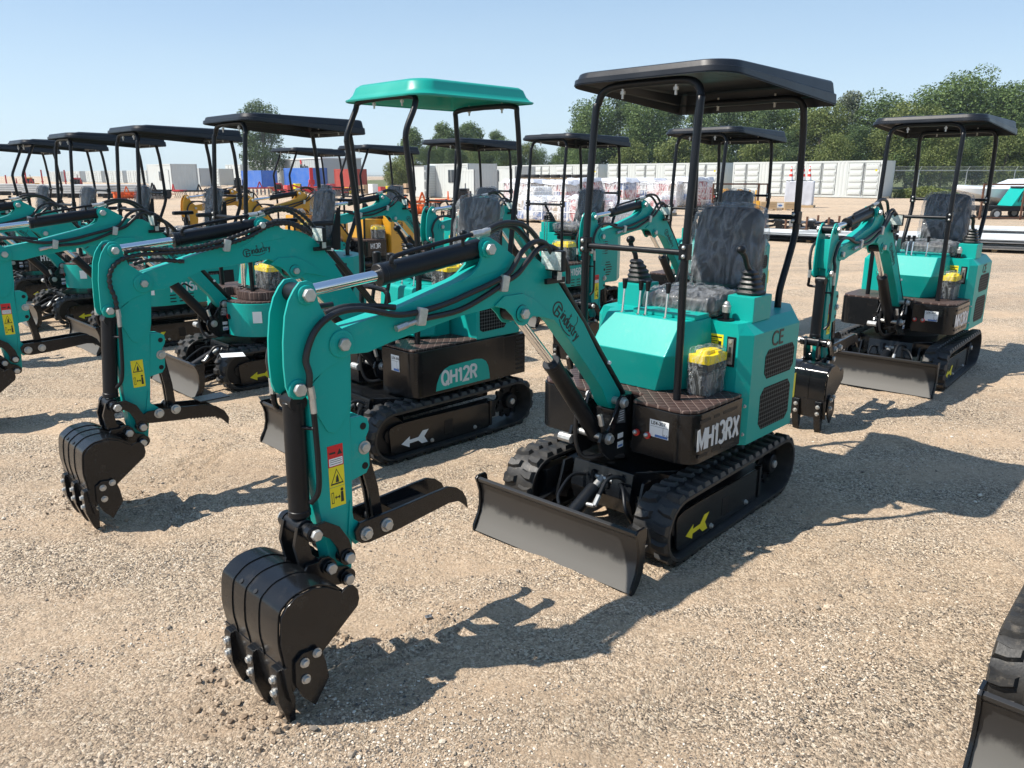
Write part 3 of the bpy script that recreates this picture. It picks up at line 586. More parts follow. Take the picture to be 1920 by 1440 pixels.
    g.use(1)
    for x, z in ((1.930, .496), (1.846, .499)): g.bolt(v(x, .067, z), (0, 1, 0), .019, .018); g.bolt(v(x, -.067, z), (0, -1, 0), .019, .018)
    tb = g.make('thumb', parent)
    g = G('black'); band(g, o([(1.897, .783), (1.86, .62), (1.845, .50)]), .020, -.022, -.008); band(g, o([(1.897, .783), (1.86, .62), (1.845, .50)]), .020, .008, .022); g.make('thumb_strut', tb)
    # linkage
    g = G('black', 'zinc', 'satin')
    for sy in (-1, 1):
        band(g, o([(2.135, .572), (2.095, .574), (2.058, .548), (2.030, .50), (2.019, .452)]), lambda t: .024, sy * .070, sy * .084, .002)
        g.cyl(v(2.135, sy * .066, .572), v(2.135, sy * .088, .572), .028).cyl(v(2.019, sy * .055, .450), v(2.019, sy * .088, .450), .028)
        band(g, o([(2.145, .585), (2.160, .53), (2.150, .475), (2.118, .440), (2.081, .431)]), lambda t: .026, sy * .034, sy * .050, .002)
        g.cyl(v(2.081, sy * .03, .431), v(2.081, sy * .075, .431), .026)
    g.use(2).cyl(v(2.135, -.09, .572), v(2.135, .09, .572), .024, seg=22, bev=.002)
    g.use(1)
    for x, z, yy in ((2.135, .572, .090), (2.019, .450, .088), (2.081, .431, .075), (2.019, .368, .075)): g.bolt(v(x, yy, z), (0, 1, 0), .020, .019, False); g.bolt(v(x, -yy, z), (0, -1, 0), .020, .019, False)
    g.make('bucket_linkage', parent)
    # bucket
    o2, v2 = o, v; bo = .055 if smoothboom else 0; o = lambda pts: [(x + dx - .010 + bo, z - .008) for x, z in pts]; v = lambda x, y, z: (x + dx - .010 + bo, y, z - .008)
    g = G('black', 'satin', 'zinc'); sh = catmull([(x, 0, z) for x, z in SHELL], 3); sh = [(p.x, p.z) for p in sh]
    band(g, o(sh), .004, -.178, .178, 0)
    for sy in (-1, 1): g.xz(o(BSIDE), sy * .178, sy * .188, .002)
    band(g, o([(2.318, .224), (2.312, .15), (2.302, .095)]), .007, -.190, .190, .002)
    for yy in (-.10, -.02, .07): band(g, o([(x + (x - 2.2) * .012, z + (z - .33) * .012) for x, z in sh[3:]]), .006, yy - .0015, yy + .0015, 0)
    for sy in (-1, 1):
        g.xz(o([(2.019 + .03 * math.cos(a), .368 + .03 * math.sin(a)) for a in [R(q) for q in (150, 180, 210, 240, 270, 300)]] + [(2.07, .350), (2.10, .385), (2.135, .42), (2.16, .436), (2.15, .455), (2.112, .452), (2.095, .462), (2.07, .458), (2.052, .44), (2.04, .41), (2.00, .395)]), sy * .054, sy * .066, .002)
        g.cyl(v(2.008, sy * .036, .362), v(2.008, sy * .074, .362), .029)
    g.box(*[q + dx + bo for q in (2.11, 2.13)], -.055, .055, .405, .425, .002)
    g.use(1)
    for yy in (-.06, .03): g.cyl(v(2.315, yy, .42), v(2.2995, yy, .40), .008)
    bk = g.make('bucket', parent)
    for yy in (-.148, 0, .148):
        g = G('black', 'zinc'); g.xz(o([(2.312,.215),(2.335,.213),(2.341,.20),(2.341,.105),(2.318,.03),(2.298,-.012),(2.290,.02),(2.284,.10),(2.296,.11),(2.309,.13)]), yy - .021, yy + .021, .002)
        g.use(1).bolt(v(2.341, yy, .178), (1, 0, 0), .011, .012).bolt(v(2.341, yy, .132), (1, 0, 0), .011, .012); g.make('tooth', bk)
    for sy in (-1, 1):
        g = G('black', 'zinc'); g.xz(o([(2.225,.250),(2.198,.228),(2.188,.19),(2.180,.13),(2.235,.055),(2.275,.105),(2.296,.16),(2.292,.235),(2.265,.255)]), sy * .188, sy * .200, .002)
        for x, z in ((2.262, .222), (2.262, .165), (2.218, .236)): g.use(1).bolt(v(x, sy * .200, z), (0, sy, 0), .012, .012)
        g.make('side_cutter', bk)
    # swing bracket
    o = lambda pts: [(x + dx, z) for x, z in pts]; v = lambda x, y, z: (x + dx, y, z)
    g = G('black', 'zinc', 'white', 'greylabel', 'steel')
    for sy in (-1, 1):
        g.use(0).xz(o([(.47,.39),(.57,.38),(.645,.44),(.66,.49),(.645,.53),(.60,.53),(.565,.56),(.54,.62),(.525,.665),(.50,.68),(.475,.675),(.46,.64),(.455,.50)]), sy * .078, sy * .094, .003)
        g.xz(o([(.52, .63), (.535, .64), (.60, .56), (.58, .53), (.565, .535)]), sy * .094, sy * .100, .002)
        g.use(1).bolt(v(.497, sy * .094, .645), (0, sy, 0), .021, .02); g.bolt(v(.60, sy * .094, .496), (0, sy, 0), .021, .022)
    g.use(0).cyl(v(.40, 0, .36), v(.40, 0, .66), .062, seg=24, bev=.004).box(*[q + dx for q in (.42, .50)], -.085, .085, .40, .60, .01)
    g.use(1).cyl(v(.60, -.10, .496), v(.60, .10, .496), .015).cyl(v(.497, -.09, .647), v(.497, .09, .647), .018)
    g.cyl(v(.66, -.14, .47), v(.66, -.07, .47), .022, seg=10)
    sb = g.make('swing_bracket', parent)
    return boom

# ---- canopy
def outline(x0, x1, wf, wr, rf, rr, n=8, bow=.0):
    pts = []
    for cx, cy, r, a0 in ((x1 - rf, wf - rf, rf, 0), (x0 + rr, wr - rr, rr, 90), (x0 + rr, -wr + rr, rr, 180), (x1 - rf, -wf + rf, rf, 270)):
        for i in range(n + 1):
            a = R(a0 + 90 * i / n); pts.append((cx + r * math.cos(a), cy + r * math.sin(a)))
    return pts
def build_canopy(parent, mat, x0, x1, wf, wr, z, drop, style):
    def ring(ins, dz, bulge=0):
        ol = outline(x0 + ins, x1 - ins, wf - ins, wr - ins, max(.03, .13 - ins * .3), max(.015, .035 - ins * .3))
        return [(x, y, z - drop * (x1 - x) / (x1 - x0) + dz * ((.50 + .62 * (x1 - x) / (x1 - x0)) if drop else 1)) for x, y in ol]
    g = G(mat)
    if style == 'std': rs = [ring(0, 0), ring(.003, .040), ring(.012, .046), ring(.020, .088), ring(.027, .096), ring(.045, .100), ring(.14, .100), ring(.30, .100)]
    else: rs = [ring(0, -.002), ring(.0, .004), ring(.018, .012), ring(.036, .035), ring(.052, .075), ring(.075, .092), ring(.12, .099), ring(.30, .104)]
    inner = [[(x * .994 + .0, y * .992, zz - .005) for x, y, zz in r] for r in rs[::-1]]
    g.rings(rs + inner, False, False)
    t = bmesh.new()
    g.rings([rs[-1], [(x, y, zz + .0005) for x, y, zz in rs[-1]]], True, True); g.rings([inner[0], [(x, y, zz - .0005) for x, y, zz in inner[0]]], True, True)
    t.free()
    if style == 'std':
        for yy in (-.18, .18):
            g.xz([(x0 + .12, z + .036), (x1 - .14, z + .046), (x1 - .18, z + .063), (x0 + .16, z + .053)], yy - .05, yy + .05, .008)
    c = g.make('canopy_roof', parent, .34 if style == 'std' else .8)
    return c
def build_posts(parent, style, x_f, y_f, x_r, y_r, ztop, zb_f, zb_r, bar=True, zbar=1.33):
    r = .0175
    def pp(pts): return pts
    zt = ztop
    for sy in (1, -1):
        if style == 'std':
            f = [(x_f, sy * y_f, zb_f), (x_f, sy * y_f, 1.0), (x_f, sy * y_f, 1.33), (x_f - .045, sy * y_f, zt - .13), (x_f - .06, sy * (y_f - .005), zt - .06), (x_f - .065, sy * (y_f - .03), zt - .01), (x_f - .07, sy * (y_f - .10), zt + .012), (x_f - .07, 0, zt + .015)]
            q = [(x_r + .07, sy * y_r, zb_r), (x_r + .062, sy * y_r, zb_r + .10), (x_r + .0, sy * y_r, zb_r + .24), (x_r - .05, sy * y_r, zb_r + .36), (x_r - .06, sy * y_r, zb_r + .45), (x_r - .045, sy * y_r, 1.80), (x_r - .03, sy * y_r, zt - .10), (x_r - .02, sy * (y_r - .01), zt - .04), (x_r, sy * (y_r - .06), zt - .01), (x_r, 0, zt - .01)]
        elif style == 'qh':
            f = [(x_f, sy * y_f, zb_f), (x_f - .03, sy * y_f, 1.2), (x_f + .03, sy * y_f, 1.80), (x_f + .035, sy * y_f, 1.86), (x_f + .02, sy * y_f, 1.92), (x_f - .04, sy * y_f, zt - .05), (x_f - .05, sy * (y_f - .04), zt), (x_f - .05, 0, zt + .01)]
            q = [(x_r + .08, sy * y_r, zb_r), (x_r + .07, sy * y_r, 1.10), (x_r + .03, sy * y_r, 1.40), (x_r - .02, sy * y_r, 1.68), (x_r - .025, sy * y_r, 1.75), (x_r, sy * y_r, zt - .07), (x_r + .005, sy * (y_r - .03), zt - .01), (x_r + .005, 0, zt)]
        else:   # 'bent' : kinked forward at two thirds height
            f = [(x_f, sy * y_f, zb_f), (x_f - .01, sy * y_f, 1.2), (x_f + .02, sy * y_f, 1.60), (x_f + .02, sy * y_f, 1.66), (x_f - .01, sy * y_f, 1.74), (x_f - .13, sy * y_f, zt - .03), (x_f - .15, sy * (y_f - .03), zt + .01), (x_f - .15, 0, zt + .012)]
            q = [(x_r + .07, sy * y_r, zb_r), (x_r + .0, sy * y_r, zb_r + .24), (x_r - .06, sy * y_r, zb_r + .45), (x_r - .045, sy * y_r, 1.80), (x_r - .02, sy * (y_r - .01), zt - .04), (x_r, sy * (y_r - .06), zt - .01), (x_r, 0, zt - .01)]
        g = G('postblk'); g.tube(f, r, 14, 5); g.make('canopy_post', parent, .9)
        g = G('postblk'); g.tube(q, r, 14, 5); g.cyl((q[0][0], q[0][1], zb_r - .006), (q[0][0], q[0][1], zb_r + .008), .042, seg=18); g.make('canopy_post', parent, .9)
    if bar:
        g = G('postblk', 'zinc'); g.cyl((x_f, -y_f + .02, zbar - .005), (x_f, y_f - .02, zbar - .005), .0135)
        for sy in (-1, 1):
            g.use(0).box(x_f - .020, x_f + .020, sy * y_f - .022, sy * y_f + .022, zbar - .035, zbar + .035, .004)
            for dz in (-.019, .019): g.use(1).ball((x_f + .022, sy * y_f + .004 * sy, zbar + dz), .0095)
        g.make('crossbar', parent); g = G('postblk', 'zinc')
        g.use(0).cyl((x_r - .055, -y_r, 1.44), (x_r - .055, y_r, 1.44), .013)
        for sy in (-1, 1):
            g.use(0).box(x_r - .078, x_r - .035, sy * y_r - .02, sy * y_r + .02, 1.41, 1.47, .004)
            for dz in (-.016, .016): g.use(1).ball((x_r - .03, sy * y_r - .006 * sy, 1.44 + dz), .009)
        g.make('crossbar', parent)
    g = G('zinc')
    for x, y in ((x_f - .07, .14), (x_f - .07, -.14), (x_r, .16), (x_r, -.16)): g.cyl((x, y, zt - .045), (x, y, zt + .02), .006, seg=8).cyl((x, y, zt - .025), (x, y, zt - .012), .012, seg=6)
    g.make('roof_bolts', parent)

# ---- seat with wrinkled plastic cover
def wrinkle(me, amp, sc, seed=0):
    off = Vector((seed * 7.1, seed * 3.3, 0))
    me.calc_loop_triangles() if False else None
    ns = [v.normal.copy() for v in me.vertices]
    for v, n in zip(me.vertices, ns):
        p = v.co * sc + off
        a = noise.noise(p) + .6 * noise.noise(p * 2.3) ; r_ = 1 - abs(noise.noise(Vector((p.x * 2.5, p.y * 2.5, p.z * .9)) + off)) * 2.6
        v.co += n * amp * (a * .55 + max(0, r_) * .75)
def soft_slab(g, P0, ex, ey, ez, w, h, t, r, nu=14, nv=14, dome=.25):
    """rounded cushion: P0 centre, ex/ey in-plane axes, ez thickness axis"""
    ex, ey, ez = Vector(ex).normalized(), Vector(ey).normalized(), Vector(ez).normalized(); P0 = Vector(P0)
    def sq(a, b): return a, b
    rs = []
    levels = [(-.5, .92), (-.42, .98), (-.2, 1.0), (.15, 1.0), (.38, .975), (.5, .91)]
    n = nu * 4; e = .33
    per = [(math.copysign(abs(math.cos(q)) ** e, math.cos(q)), math.copysign(abs(math.sin(q)) ** e, math.sin(q))) for q in [2 * math.pi * i / n for i in range(n)]]
    for lz, k in levels:
        rs.append([P0 + ex * sq(a, b)[0] * w / 2 * k + ey * sq(a, b)[1] * h / 2 * k + ez * lz * t for a, b in per])
    for side, start in ((1, rs[-1]), (-1, rs[0])):
        prev = None
        lv = []
        for k in (.80, .6, .4, .15): lv.append([P0 + ex * a * w / 2 * k + ey * b * h / 2 * k + ez * side * t * (.5 + dome * (1 - k * k) * (1 if side > 0 else .1)) for a, b in per])
        if side > 0: rs = rs + lv
        else: rs = lv[::-1] + rs
    g.rings(rs, True, True)
def build_seat(parent, x=-.10, y=.06, zs=1.04, zt=1.47, w=.38, film=True, narrow=False):
    g = G('seat', 'satin'); bx = x - .30
    tilt = Vector((-.17, 0, 1)).normalized(); fw = Vector((1, 0, .17)).normalized()
    hb = zt - zs - .02
    bc = Vector((bx + .02, y, zs + .03)) + tilt * (hb / 2 + .02)
    soft_slab(g, (x - .02, y, zs + .01), (0, 1, 0), (-1, 0, 0), (0, 0, 1), w, .34, .07, .03)
    g.use(1).box(x - .20, x + .14, y - w * .46, y + w * .46, zs - .055, zs - .035, .004).box(x - .17, x + .17, y - w * .40, y + w * .44, zs - .085, zs - .070, .004)
    g.tube([(x + .15, y - w * .3, zs - .05), (x + .19, y - w * .3, zs - .055), (x + .19, y + w * .42, zs - .055)], .006, raw=True)
    st = g.make('seat', parent, .9)
    g = G('seat', 'satin', 'zinc'); soft_slab(g, bc, (0, 1, 0), tilt, fw, w * (.95 if not narrow else .72), hb, .075, .05)
    g.use(1).box(bx - .055, bx - .02, y - w * .43, y + w * .43, zs - .03, zs + .12, .006)
    for sy in (-1, 1): g.use(1).xz([(bx - .07, zs - .04), (bx + .02, zs - .04), (bx + .01, zs + .08), (bx - .06, zs + .32), (bx - .09, zs + .32)], y + sy * w * .44, y + sy * (w * .44 + .012), .003)
    bk = g.make('backrest', parent, .9)
    if film:
        for (nm, par, args, sd) in (('plastic_cover', st, ((x - .015, y, zs + .012), (0, 1, 0), (-1, 0, 0), (0, 0, 1), w * 1.07, .36, .082, .03), 1), ('plastic_cover', bk, (bc, (0, 1, 0), tilt, fw, w * (1.04 if not narrow else .80), hb * 1.05, .092, .05), 2)):
            g = G('film'); soft_slab(g, *args, nu=34)
            o = g.make(nm, par, 0)
            m2 = o.data; bm = bmesh.new(); bm.from_mesh(m2); bmesh.ops.subdivide_edges(bm, edges=bm.edges, cuts=1, use_grid_fill=True); bm.normal_update(); bm.to_mesh(m2); bm.free()
            wrinkle(m2, .018, 10, sd); m2.polygons.foreach_set('use_smooth', [True] * len(m2.polygons))
def build_stick(parent, x, y, z, lean=(.06, .02), pod=True, paint='teal', armrest=False):
    if pod:
        g = G(paint, 'zinc', 'satin'); g.box(x - .085, x + .095, y - .07, y + .07, z - .12, z, .006)
        g.make('control_pod', parent)
    g = G('hose', 'satin')
    rs = []
    for i in range(11):
        k = 1 - .062 * i; e = .008 if i % 2 else 0; s_ = .062 * k + e
        rs.append([(x + a * s_ + lean[0] * (i / 10) ** 2 * .5, y + b * s_ * .9 + lean[1] * (i / 10) ** 2, z + .012 * i) for a, b in ((1, .6), (.6, 1), (-.6, 1), (-1, .6), (-1, -.6), (-.6, -1), (.6, -1), (1, -.6))])
    g.rings(rs)
    bx, by, bz = x + lean[0] * .5, y + lean[1], z + .115
    g.use(1).tube([(bx, by, bz), (bx + lean[0] * .4, by, bz + .03), (bx + lean[0] * .9, by + lean[1], bz + .075), (bx + lean[0] * 1.3, by + lean[1], bz + .10)], .013)
    g.ball((bx + lean[0] * 1.35, by + lean[1], bz + .108), .024, (1.15, .9, .85))
    g.make('joystick', parent, .9)

# ---- bodies
def rounded_plan(x0, x1, y, r, rr=.03, n=6):
    pts = []
    for cx, cy, q, a0 in ((x1 - r, y - r, r, 0), (x0 + rr, y - rr, rr, 90), (x0 + rr, -y + rr, rr, 180), (x1 - r, -y + r, r, 270)):
        for i in range(n + 1): a = R(a0 + 90 * i / n); pts.append((cx + q * math.cos(a), cy + q * math.sin(a)))
    return pts
def skirt_plan(xf, y, r, notch_x=.36, notch=.115, xr=.04):
    p = [(xr, y)]; p += [(xf - r + r * math.sin(R(a)), y - r + r * math.cos(R(a))) for a in (0, 15, 30, 45, 60, 75, 90)]
    p += [(xf, notch + .02), (notch_x, notch)]; q = [(x, -yy) for x, yy in p[::-1]]; return p + q
def build_tag_front(parent, x, y0, y1, z0, z1, txt):
    g = G('white', 'bluebox', 'ink'); g.box(x, x + .0015, y0, y1, z0, z1, 0)
    h = z1 - z0; wd = y1 - y0
    g.use(1).box(x + .0015, x + .0019, y0 + wd * .3, y0 + wd * .95, z0 + h * .02, z0 + h * .16, 0)
    g.use(2)
    g.box(x + .0015, x + .0018, y0 + wd * .03, y1 - wd * .03, z0 + h * .62, z0 + h * .635, 0).box(x + .0015, x + .0018, y1 - wd * .3, y1 - wd * .285, z0 + h * .1, z0 + h * .62, 0)
    t = g.make('price_tag', parent, 0)
    if txt: text_mesh(txt, .023, (x + .0016, y0 + wd * .07, z0 + h * .73), (0, 1, 0), (0, 0, 1), .0004, 'ink', 'handwriting', t, bold=.0004); text_mesh('7-24', .018, (x + .0016, y0 + wd * .72, z0 + h * .1), (0, 1, 0), (0, 0, 1), .0004, 'ink', 'handwriting', t)
def plate_labels(parent, dx):
    g = G('greylabel', 'white', 'bluebox', 'silvertext'); y = .0942
    g.xz([(.545 + dx, .625), (.480 + dx, .612), (.476 + dx, .545), (.540 + dx, .556)], y, y + .0012, 0)
    for i in range(5): g.use(3).box(*sorted((.49 + dx, .53 + dx - .01 * (i % 2))), y, y + .0016, .562 + .011 * i, .566 + .011 * i, 0)
    g.make('data_plate', parent, 0); g = G('greylabel', 'white', 'bluebox')
    g.use(1).box(.489 + dx, .530 + dx, y, y + .0012, .478, .502, 0).make('data_label', parent, 0); g = G('greylabel', 'white', 'bluebox'); g.use(1).box(.487 + dx, .530 + dx, y, y + .0012, .432, .462, 0)
    g.use(2).box(.492 + dx, .525 + dx, y, y + .0016, .436, .446, 0)
    g.make('data_label', parent, 0)
def build_battery(parent, x0, x1, y0, y1, z, h=.21, film=True):
    g = G('batt'); g.box(x0, x1, y0, y1, z, z + h * .72, .008).box(x0 - .004, x1 + .004, y0 - .004, y1 + .004, z + h * .5, z + h * .56, .003)
    b = g.make('battery', parent)
    g = G('battlid'); g.box(x0 - .006, x1 + .006, y0 - .006, y1 + .006, z + h * .72, z + h * .92, .006).box(x0 + .02, x1 - .02, y0 + .02, y1 - .02, z + h * .90, z + h, .006).box(x0 + .03, x0 + .07, y0, y1, z + h * .86, z + h * .98, .004); g.make('battery_lid', b)
    if film:
        g = G('filmb'); c = ((x0 + x1) / 2, (y0 + y1) / 2, z + h / 2)
        soft_slab(g, c, (1, 0, 0), (0, 1, 0), (0, 0, 1), (x1 - x0) * 1.16, (y1 - y0) * 1.16, h * 1.04, .02, nu=20, dome=.05); o = g.make('plastic_cover', b, 0)
        wrinkle(o.data, .008, 16, 5); o.data.polygons.foreach_set('use_smooth', [True] * len(o.data.polygons))
def build_levers(parent, xs, y, z0, z1, tall=False):
    for yy in y:
        g = G('chrome', 'satin', 'zinc'); g.cyl((xs, yy, z0), (xs - .012, yy, z1 - .045), .0055, seg=10).cyl((xs, yy, z0 - .004), (xs, yy, z0 + .006), .012, seg=10)
        g.use(1).cyl((xs - .012, yy, z1 - .05), (xs - .015, yy, z1), .009, .0145, 14, .003); g.make('control_lever', parent)

def body_MH(p, paint='teal', skirt='black', txt='MH13RX', tagtxt='LE4-307', cowl=True, battery=True, txtx=.432, txtsize=.118, txtsx=.80):
    sp = skirt_plan(.478, .45, .09)
    g = G(skirt, 'satin', 'redplug', 'zinc'); g.xy(sp, .415, .645, .006)
    for (a, b, zz) in ((.42, .33, .603), (.30, .25, .603), (.22, .09, .603), (.42, .34, .442), (.30, .26, .442), (.22, .10, .442)): g.use(1).box(b, a, .449, .4512, zz, zz + .014, 0)
    for yy in (.165, .225): g.use(2).cyl((.477, yy, .515), (.492, yy, .515), .016, seg=14, bev=.002); g.use(3).ball((.498, yy, .520), .011)
    pl = g.make('platform', p)
    if txt: stroke_text(txt, .098, (.425, .4502, .478), (-1, 0, -.03), (0, 0, 1), .0012, 'silvertext', 'model_name', pl, .19, .82, .13)
    build_tag_front(pl, .4785, .232, .332, .515, .595, tagtxt)
    g = G('mat'); mp_ = [(x * .99, y * .985) for x, y in sp]
    g.xy([(x, y) for x, y in mp_], .6465, .662, .005); g.make('floor_mat', p)
    # engine housing with chamfered top
    plan = [(.03, -.40), (.03, .40), (-.02, .452), (-.50, .452), (-.74, .31), (-.78, .12), (-.78, -.12), (-.74, -.31), (-.50, -.452), (-.02, -.452)]
    def ins(k, z): return [(x if abs(y) < .2 and x > 0 else x + (.0 if x > 0 else (.03 * k if x < -.6 else 0)), y * (1 - .11 * k) if abs(y) > .42 else y * (1 - .03 * k), z) for x, y in plan]
    g = G(paint, 'satin', 'zinc', 'grille')
    g.extr([(x, y, .395) for x, y in plan], [(x, y, .932) for x, y in plan], 0)
    g.rings([[(x, y, .932) for x, y in plan], ins(1, .985)], False, True)
    g.use(1)
    hs = g.make('engine_housing', p, .5)
    g = G('grille', paint)
    def rr(x0, x1, z0, z1, cut): return [(x0, z0 + cut), (x0, z1 - cut), (x0 - cut, z1), (x1 + cut, z1 - 0), (x1, z1 - cut), (x1, z0 + cut), (x1 + cut, z0), (x0 - cut, z0)]
    for sy in (1, -1):
        for q in (rr(-.15, -.465, .695, .84, .03), rr(-.13, -.455, .44, .652, .035)): g = G('grille'); g.xz(q, sy * .452, sy * .4532, 0); g.make('grille', hs)
    for zz in (.60, .46): g = G('zinc'); g.bolt((.025, .452, zz), (0, 1, 0), .007, .008); g.make('panel_bolt', hs)
    # fuel sticker, gauge, CE
    g = G('ylw', 'ink'); xx = .0302; g.box(xx, xx + .001, .222, .322, .862, .925, 0)
    for i in range(4): g.use(1).box(xx + .001, xx + .0014, .235, .29 - .01 * (i % 2), .872 + .009 * i, .875 + .009 * i, 0)
    g.box(xx + .001, xx + .0014, .298, .313, .87, .893, 0).box(xx + .001, xx + .0014, .255, .315, .908, .914, 0); g.yz([(.23, .905), (.25, .905), (.24, .92)], xx, xx + .0014, 0); g.make('fuel_sticker', hs, 0)
    g = G('satin', 'steel', 'ink', 'zinc'); g.box(xx, xx + .004, .343, .388, .778, .922, .004); g.use(1).box(xx + .004, xx + .012, .351, .380, .79, .912, .004); g.use(2).box(xx + .012, xx + .0125, .359, .372, .825, .875, 0)
    g.use(3).cyl((xx + .012, .3655, .80), (xx + .015, .3655, .80), .008).cyl((xx + .012, .3655, .90), (xx + .015, .3655, .90), .008); g.make('level_gauge', hs)
    text_mesh('CE', .105, (-.20, .4532, .852), (-1, 0, 0), (0, 0, 1), .0012, 'ink', 'ce_mark', hs, sx=1.0, bold=.001)
    g = G('ylw', 'ink'); g.box(-.535, -.505, .445, .446, .53, .66, 0); g.make('side_sticker', hs, 0)
    if cowl:
        F = [(.225, -.225, 1.0), (.225, .205, 1.0), (.345, .205, .85), (.265, .125, .615), (.265, -.145, .615), (.345, -.225, .85)]
        g = G(paint, 'satin')
        t = bmesh.new(); V = {k: t.verts.new(c) for k, c in dict(a=(.225, -.215, 1.0), b=(.225, .205, 1.0), c=(.345, .205, .85), d=(.345, -.215, .85), e=(.285, .125, .664), f=(.285, -.135, .664), g=(.10, .265, 1.0), h=(.10, -.275, 1.0), i=(.19, .265, .86), j=(.19, -.275, .86), k=(.14, .22, .664), l=(.14, -.23, .664), m=(.0, .265, .70), n=(.0, -.275, .70), o=(.0, .265, .98), q=(.0, -.275, .98), r=(.04, .24, .664), s=(.04, -.25, .664)).items()}
        for fc in ('abcd', 'dcef', 'bgic', 'hadj', 'cike', 'jdfl', 'abgh', 'efkl'):
            try: t.faces.new([V[x] for x in fc])
            except Exception: pass
        t.free()
        A = dict(a=(.225, -.215, 1.0), b=(.225, .205, 1.0), c=(.345, .205, .85), d=(.345, -.215, .85), e=(.285, .125, .664), f=(.285, -.135, .664))
        lo = [(.285, .125), (.285, -.135), (.14, -.235), (.032, -.235), (.032, .225), (.14, .225)]
        mid = [(.345, .205), (.345, -.215), (.20, -.275), (.032, -.275), (.032, .265), (.20, .265)]
        up = [(.225, .205), (.225, -.215), (.14, -.262), (.032, -.262), (.032, .252), (.14, .252)]
        t = bmesh.new(); rs = [[t.verts.new((x, y, z)) for x, y in r_] for r_, z in ((lo, .664), (mid, .85), (up, 1.0))]
        for a_, b_ in zip(rs, rs[1:]):
            for k in range(6): t.faces.new((a_[k], b_[k], b_[(k + 1) % 6], a_[(k + 1) % 6]))
        t.faces.new(rs[0]); t.faces.new(rs[-1][::-1]); g._merge(t, .004, 2)
        g.box(.04, .17, -.10, .245, 1.0, 1.022, .004)
        g.make('control_cowl', p, .9)
        build_levers(p, .205, (-.140, -.045, -.005, .108), 1.0, 1.165)
    g = G('satin', 'zinc'); g.cyl((-.02, .30, .985), (-.02, .30, .992), .040, seg=20); g.cyl((-.02, .30, .985), (-.02, .30, 1.025), .016)
    g.use(1).cyl((-.02, .30, 1.022), (-.02, .30, 1.058), .020, .022, 12, .003).ball((-.02, .30, 1.062), .016); g.make('filler_cap', p)
    if battery: build_battery(p, .06, .215, .255, .355, .663)

def body_QH(p):
    sp = skirt_plan(.40, .45, .07, notch_x=.22, xr=-.35)
    g = G('black', 'satin', 'zinc'); g.xy(sp, .352, .635, .006); g.box(-.56, -.356, -.44, .44, .352, .625, .006)
    for i in range(8): g.use(1).box(-.54, -.47, .4395, .4415, .385 + .03 * i, .399 + .03 * i, 0)
    pl = g.make('platform', p)
    g = G('teal'); q = [(.235, .372), (.225, .42), (.20, .47), (.165, .50), (.12, .515), (-.10, .522), (-.15, .515), (-.185, .495), (-.205, .46), (-.215, .41), (-.218, .372)]
    g.xz(q, .45, .4512, 0); pn = g.make('name_panel', pl, 0)
    stroke_text('QH12R', .085, (.185, .4512, .402), (-1, 0, .004), (0, 0, 1), .0012, 'silvertext', 'model_name', pn, .20, .95, .15)
    build_tag_front(pl, .4005, .232, .312, .50, .60, 'LE4-306')
    g = G('mat'); g.xy([(.38, .43), (.39, .40), (.39, .13), (.2, .12), (-.10, .13), (-.12, .44)], .637, .65, .004); g.xy([(.38, -.43), (.39, -.40), (.39, -.13), (.2, -.12), (-.10, -.13), (-.12, -.44)], .637, .65, .004); g.make('floor_mat', p)
    plan = [(-.12, -.44), (-.12, .44), (-.50, .44), (-.66, .30), (-.70, 0), (-.66, -.30), (-.50, -.44)]
    g = G('teal', 'satin', 'zinc'); g.xy(plan, .636, .96, .012); hs = g.make('engine_housing', p, .5)
    g = G('grille', 'zinc')
    g.xz([(-.145, .70), (-.145, .83), (-.17, .85), (-.33, .855), (-.36, .83), (-.36, .80), (-.39, .78), (-.39, .73), (-.36, .69), (-.17, .685)], .44, .4415, 0).xz([(-.15, .88), (-.15, .92), (-.33, .925), (-.35, .90), (-.33, .88)], .44, .4415, 0)
    for i in range(3): g.box(-.52, -.46, .4395, .4412, .70 + .04 * i, .714 + .04 * i, 0)
    g.make('grille', hs); g = G('zinc'); g.box(-.425, -.405, .44, .4425, .72, .78, .001); g.make('hinge', hs)
    g = G('teal'); g.extr([(.05, -.24, .66), (.05, .24, .66), (.18, .20, .66), (.18, -.20, .66)], [(.03, -.24, .97), (.03, .24, .97), (.15, .20, .97), (.15, -.20, .97)], .02, 3); g.box(-.10, .06, -.2, .2, .64, .98, .01); g.make('control_cowl', p)
    build_levers(p, .10, (-.12, -.03, .09), .97, 1.12)
    g = G('postblk')
    for yy in (.085, -.06): g.tube([(.30, yy, .64), (.32, yy, .85), (.28, yy, 1.05), (.27, yy, 1.17)], .012); g.cyl((.272, yy, 1.05), (.268, yy, 1.19), .024, .028, 14, .008)
    g.make('travel_lever', p)
    g = G('postblk'); g.tube([(.36, .20, .65), (.38, .20, .92), (.38, .18, .97), (.38, .13, .985), (.38, -.13, .985), (.38, -.18, .97), (.38, -.20, .92), (.36, -.20, .65)], .016, sub=5); g.make('guard_rail', p)
    build_battery(p, -.08, .07, .24, .40, .98, .14)

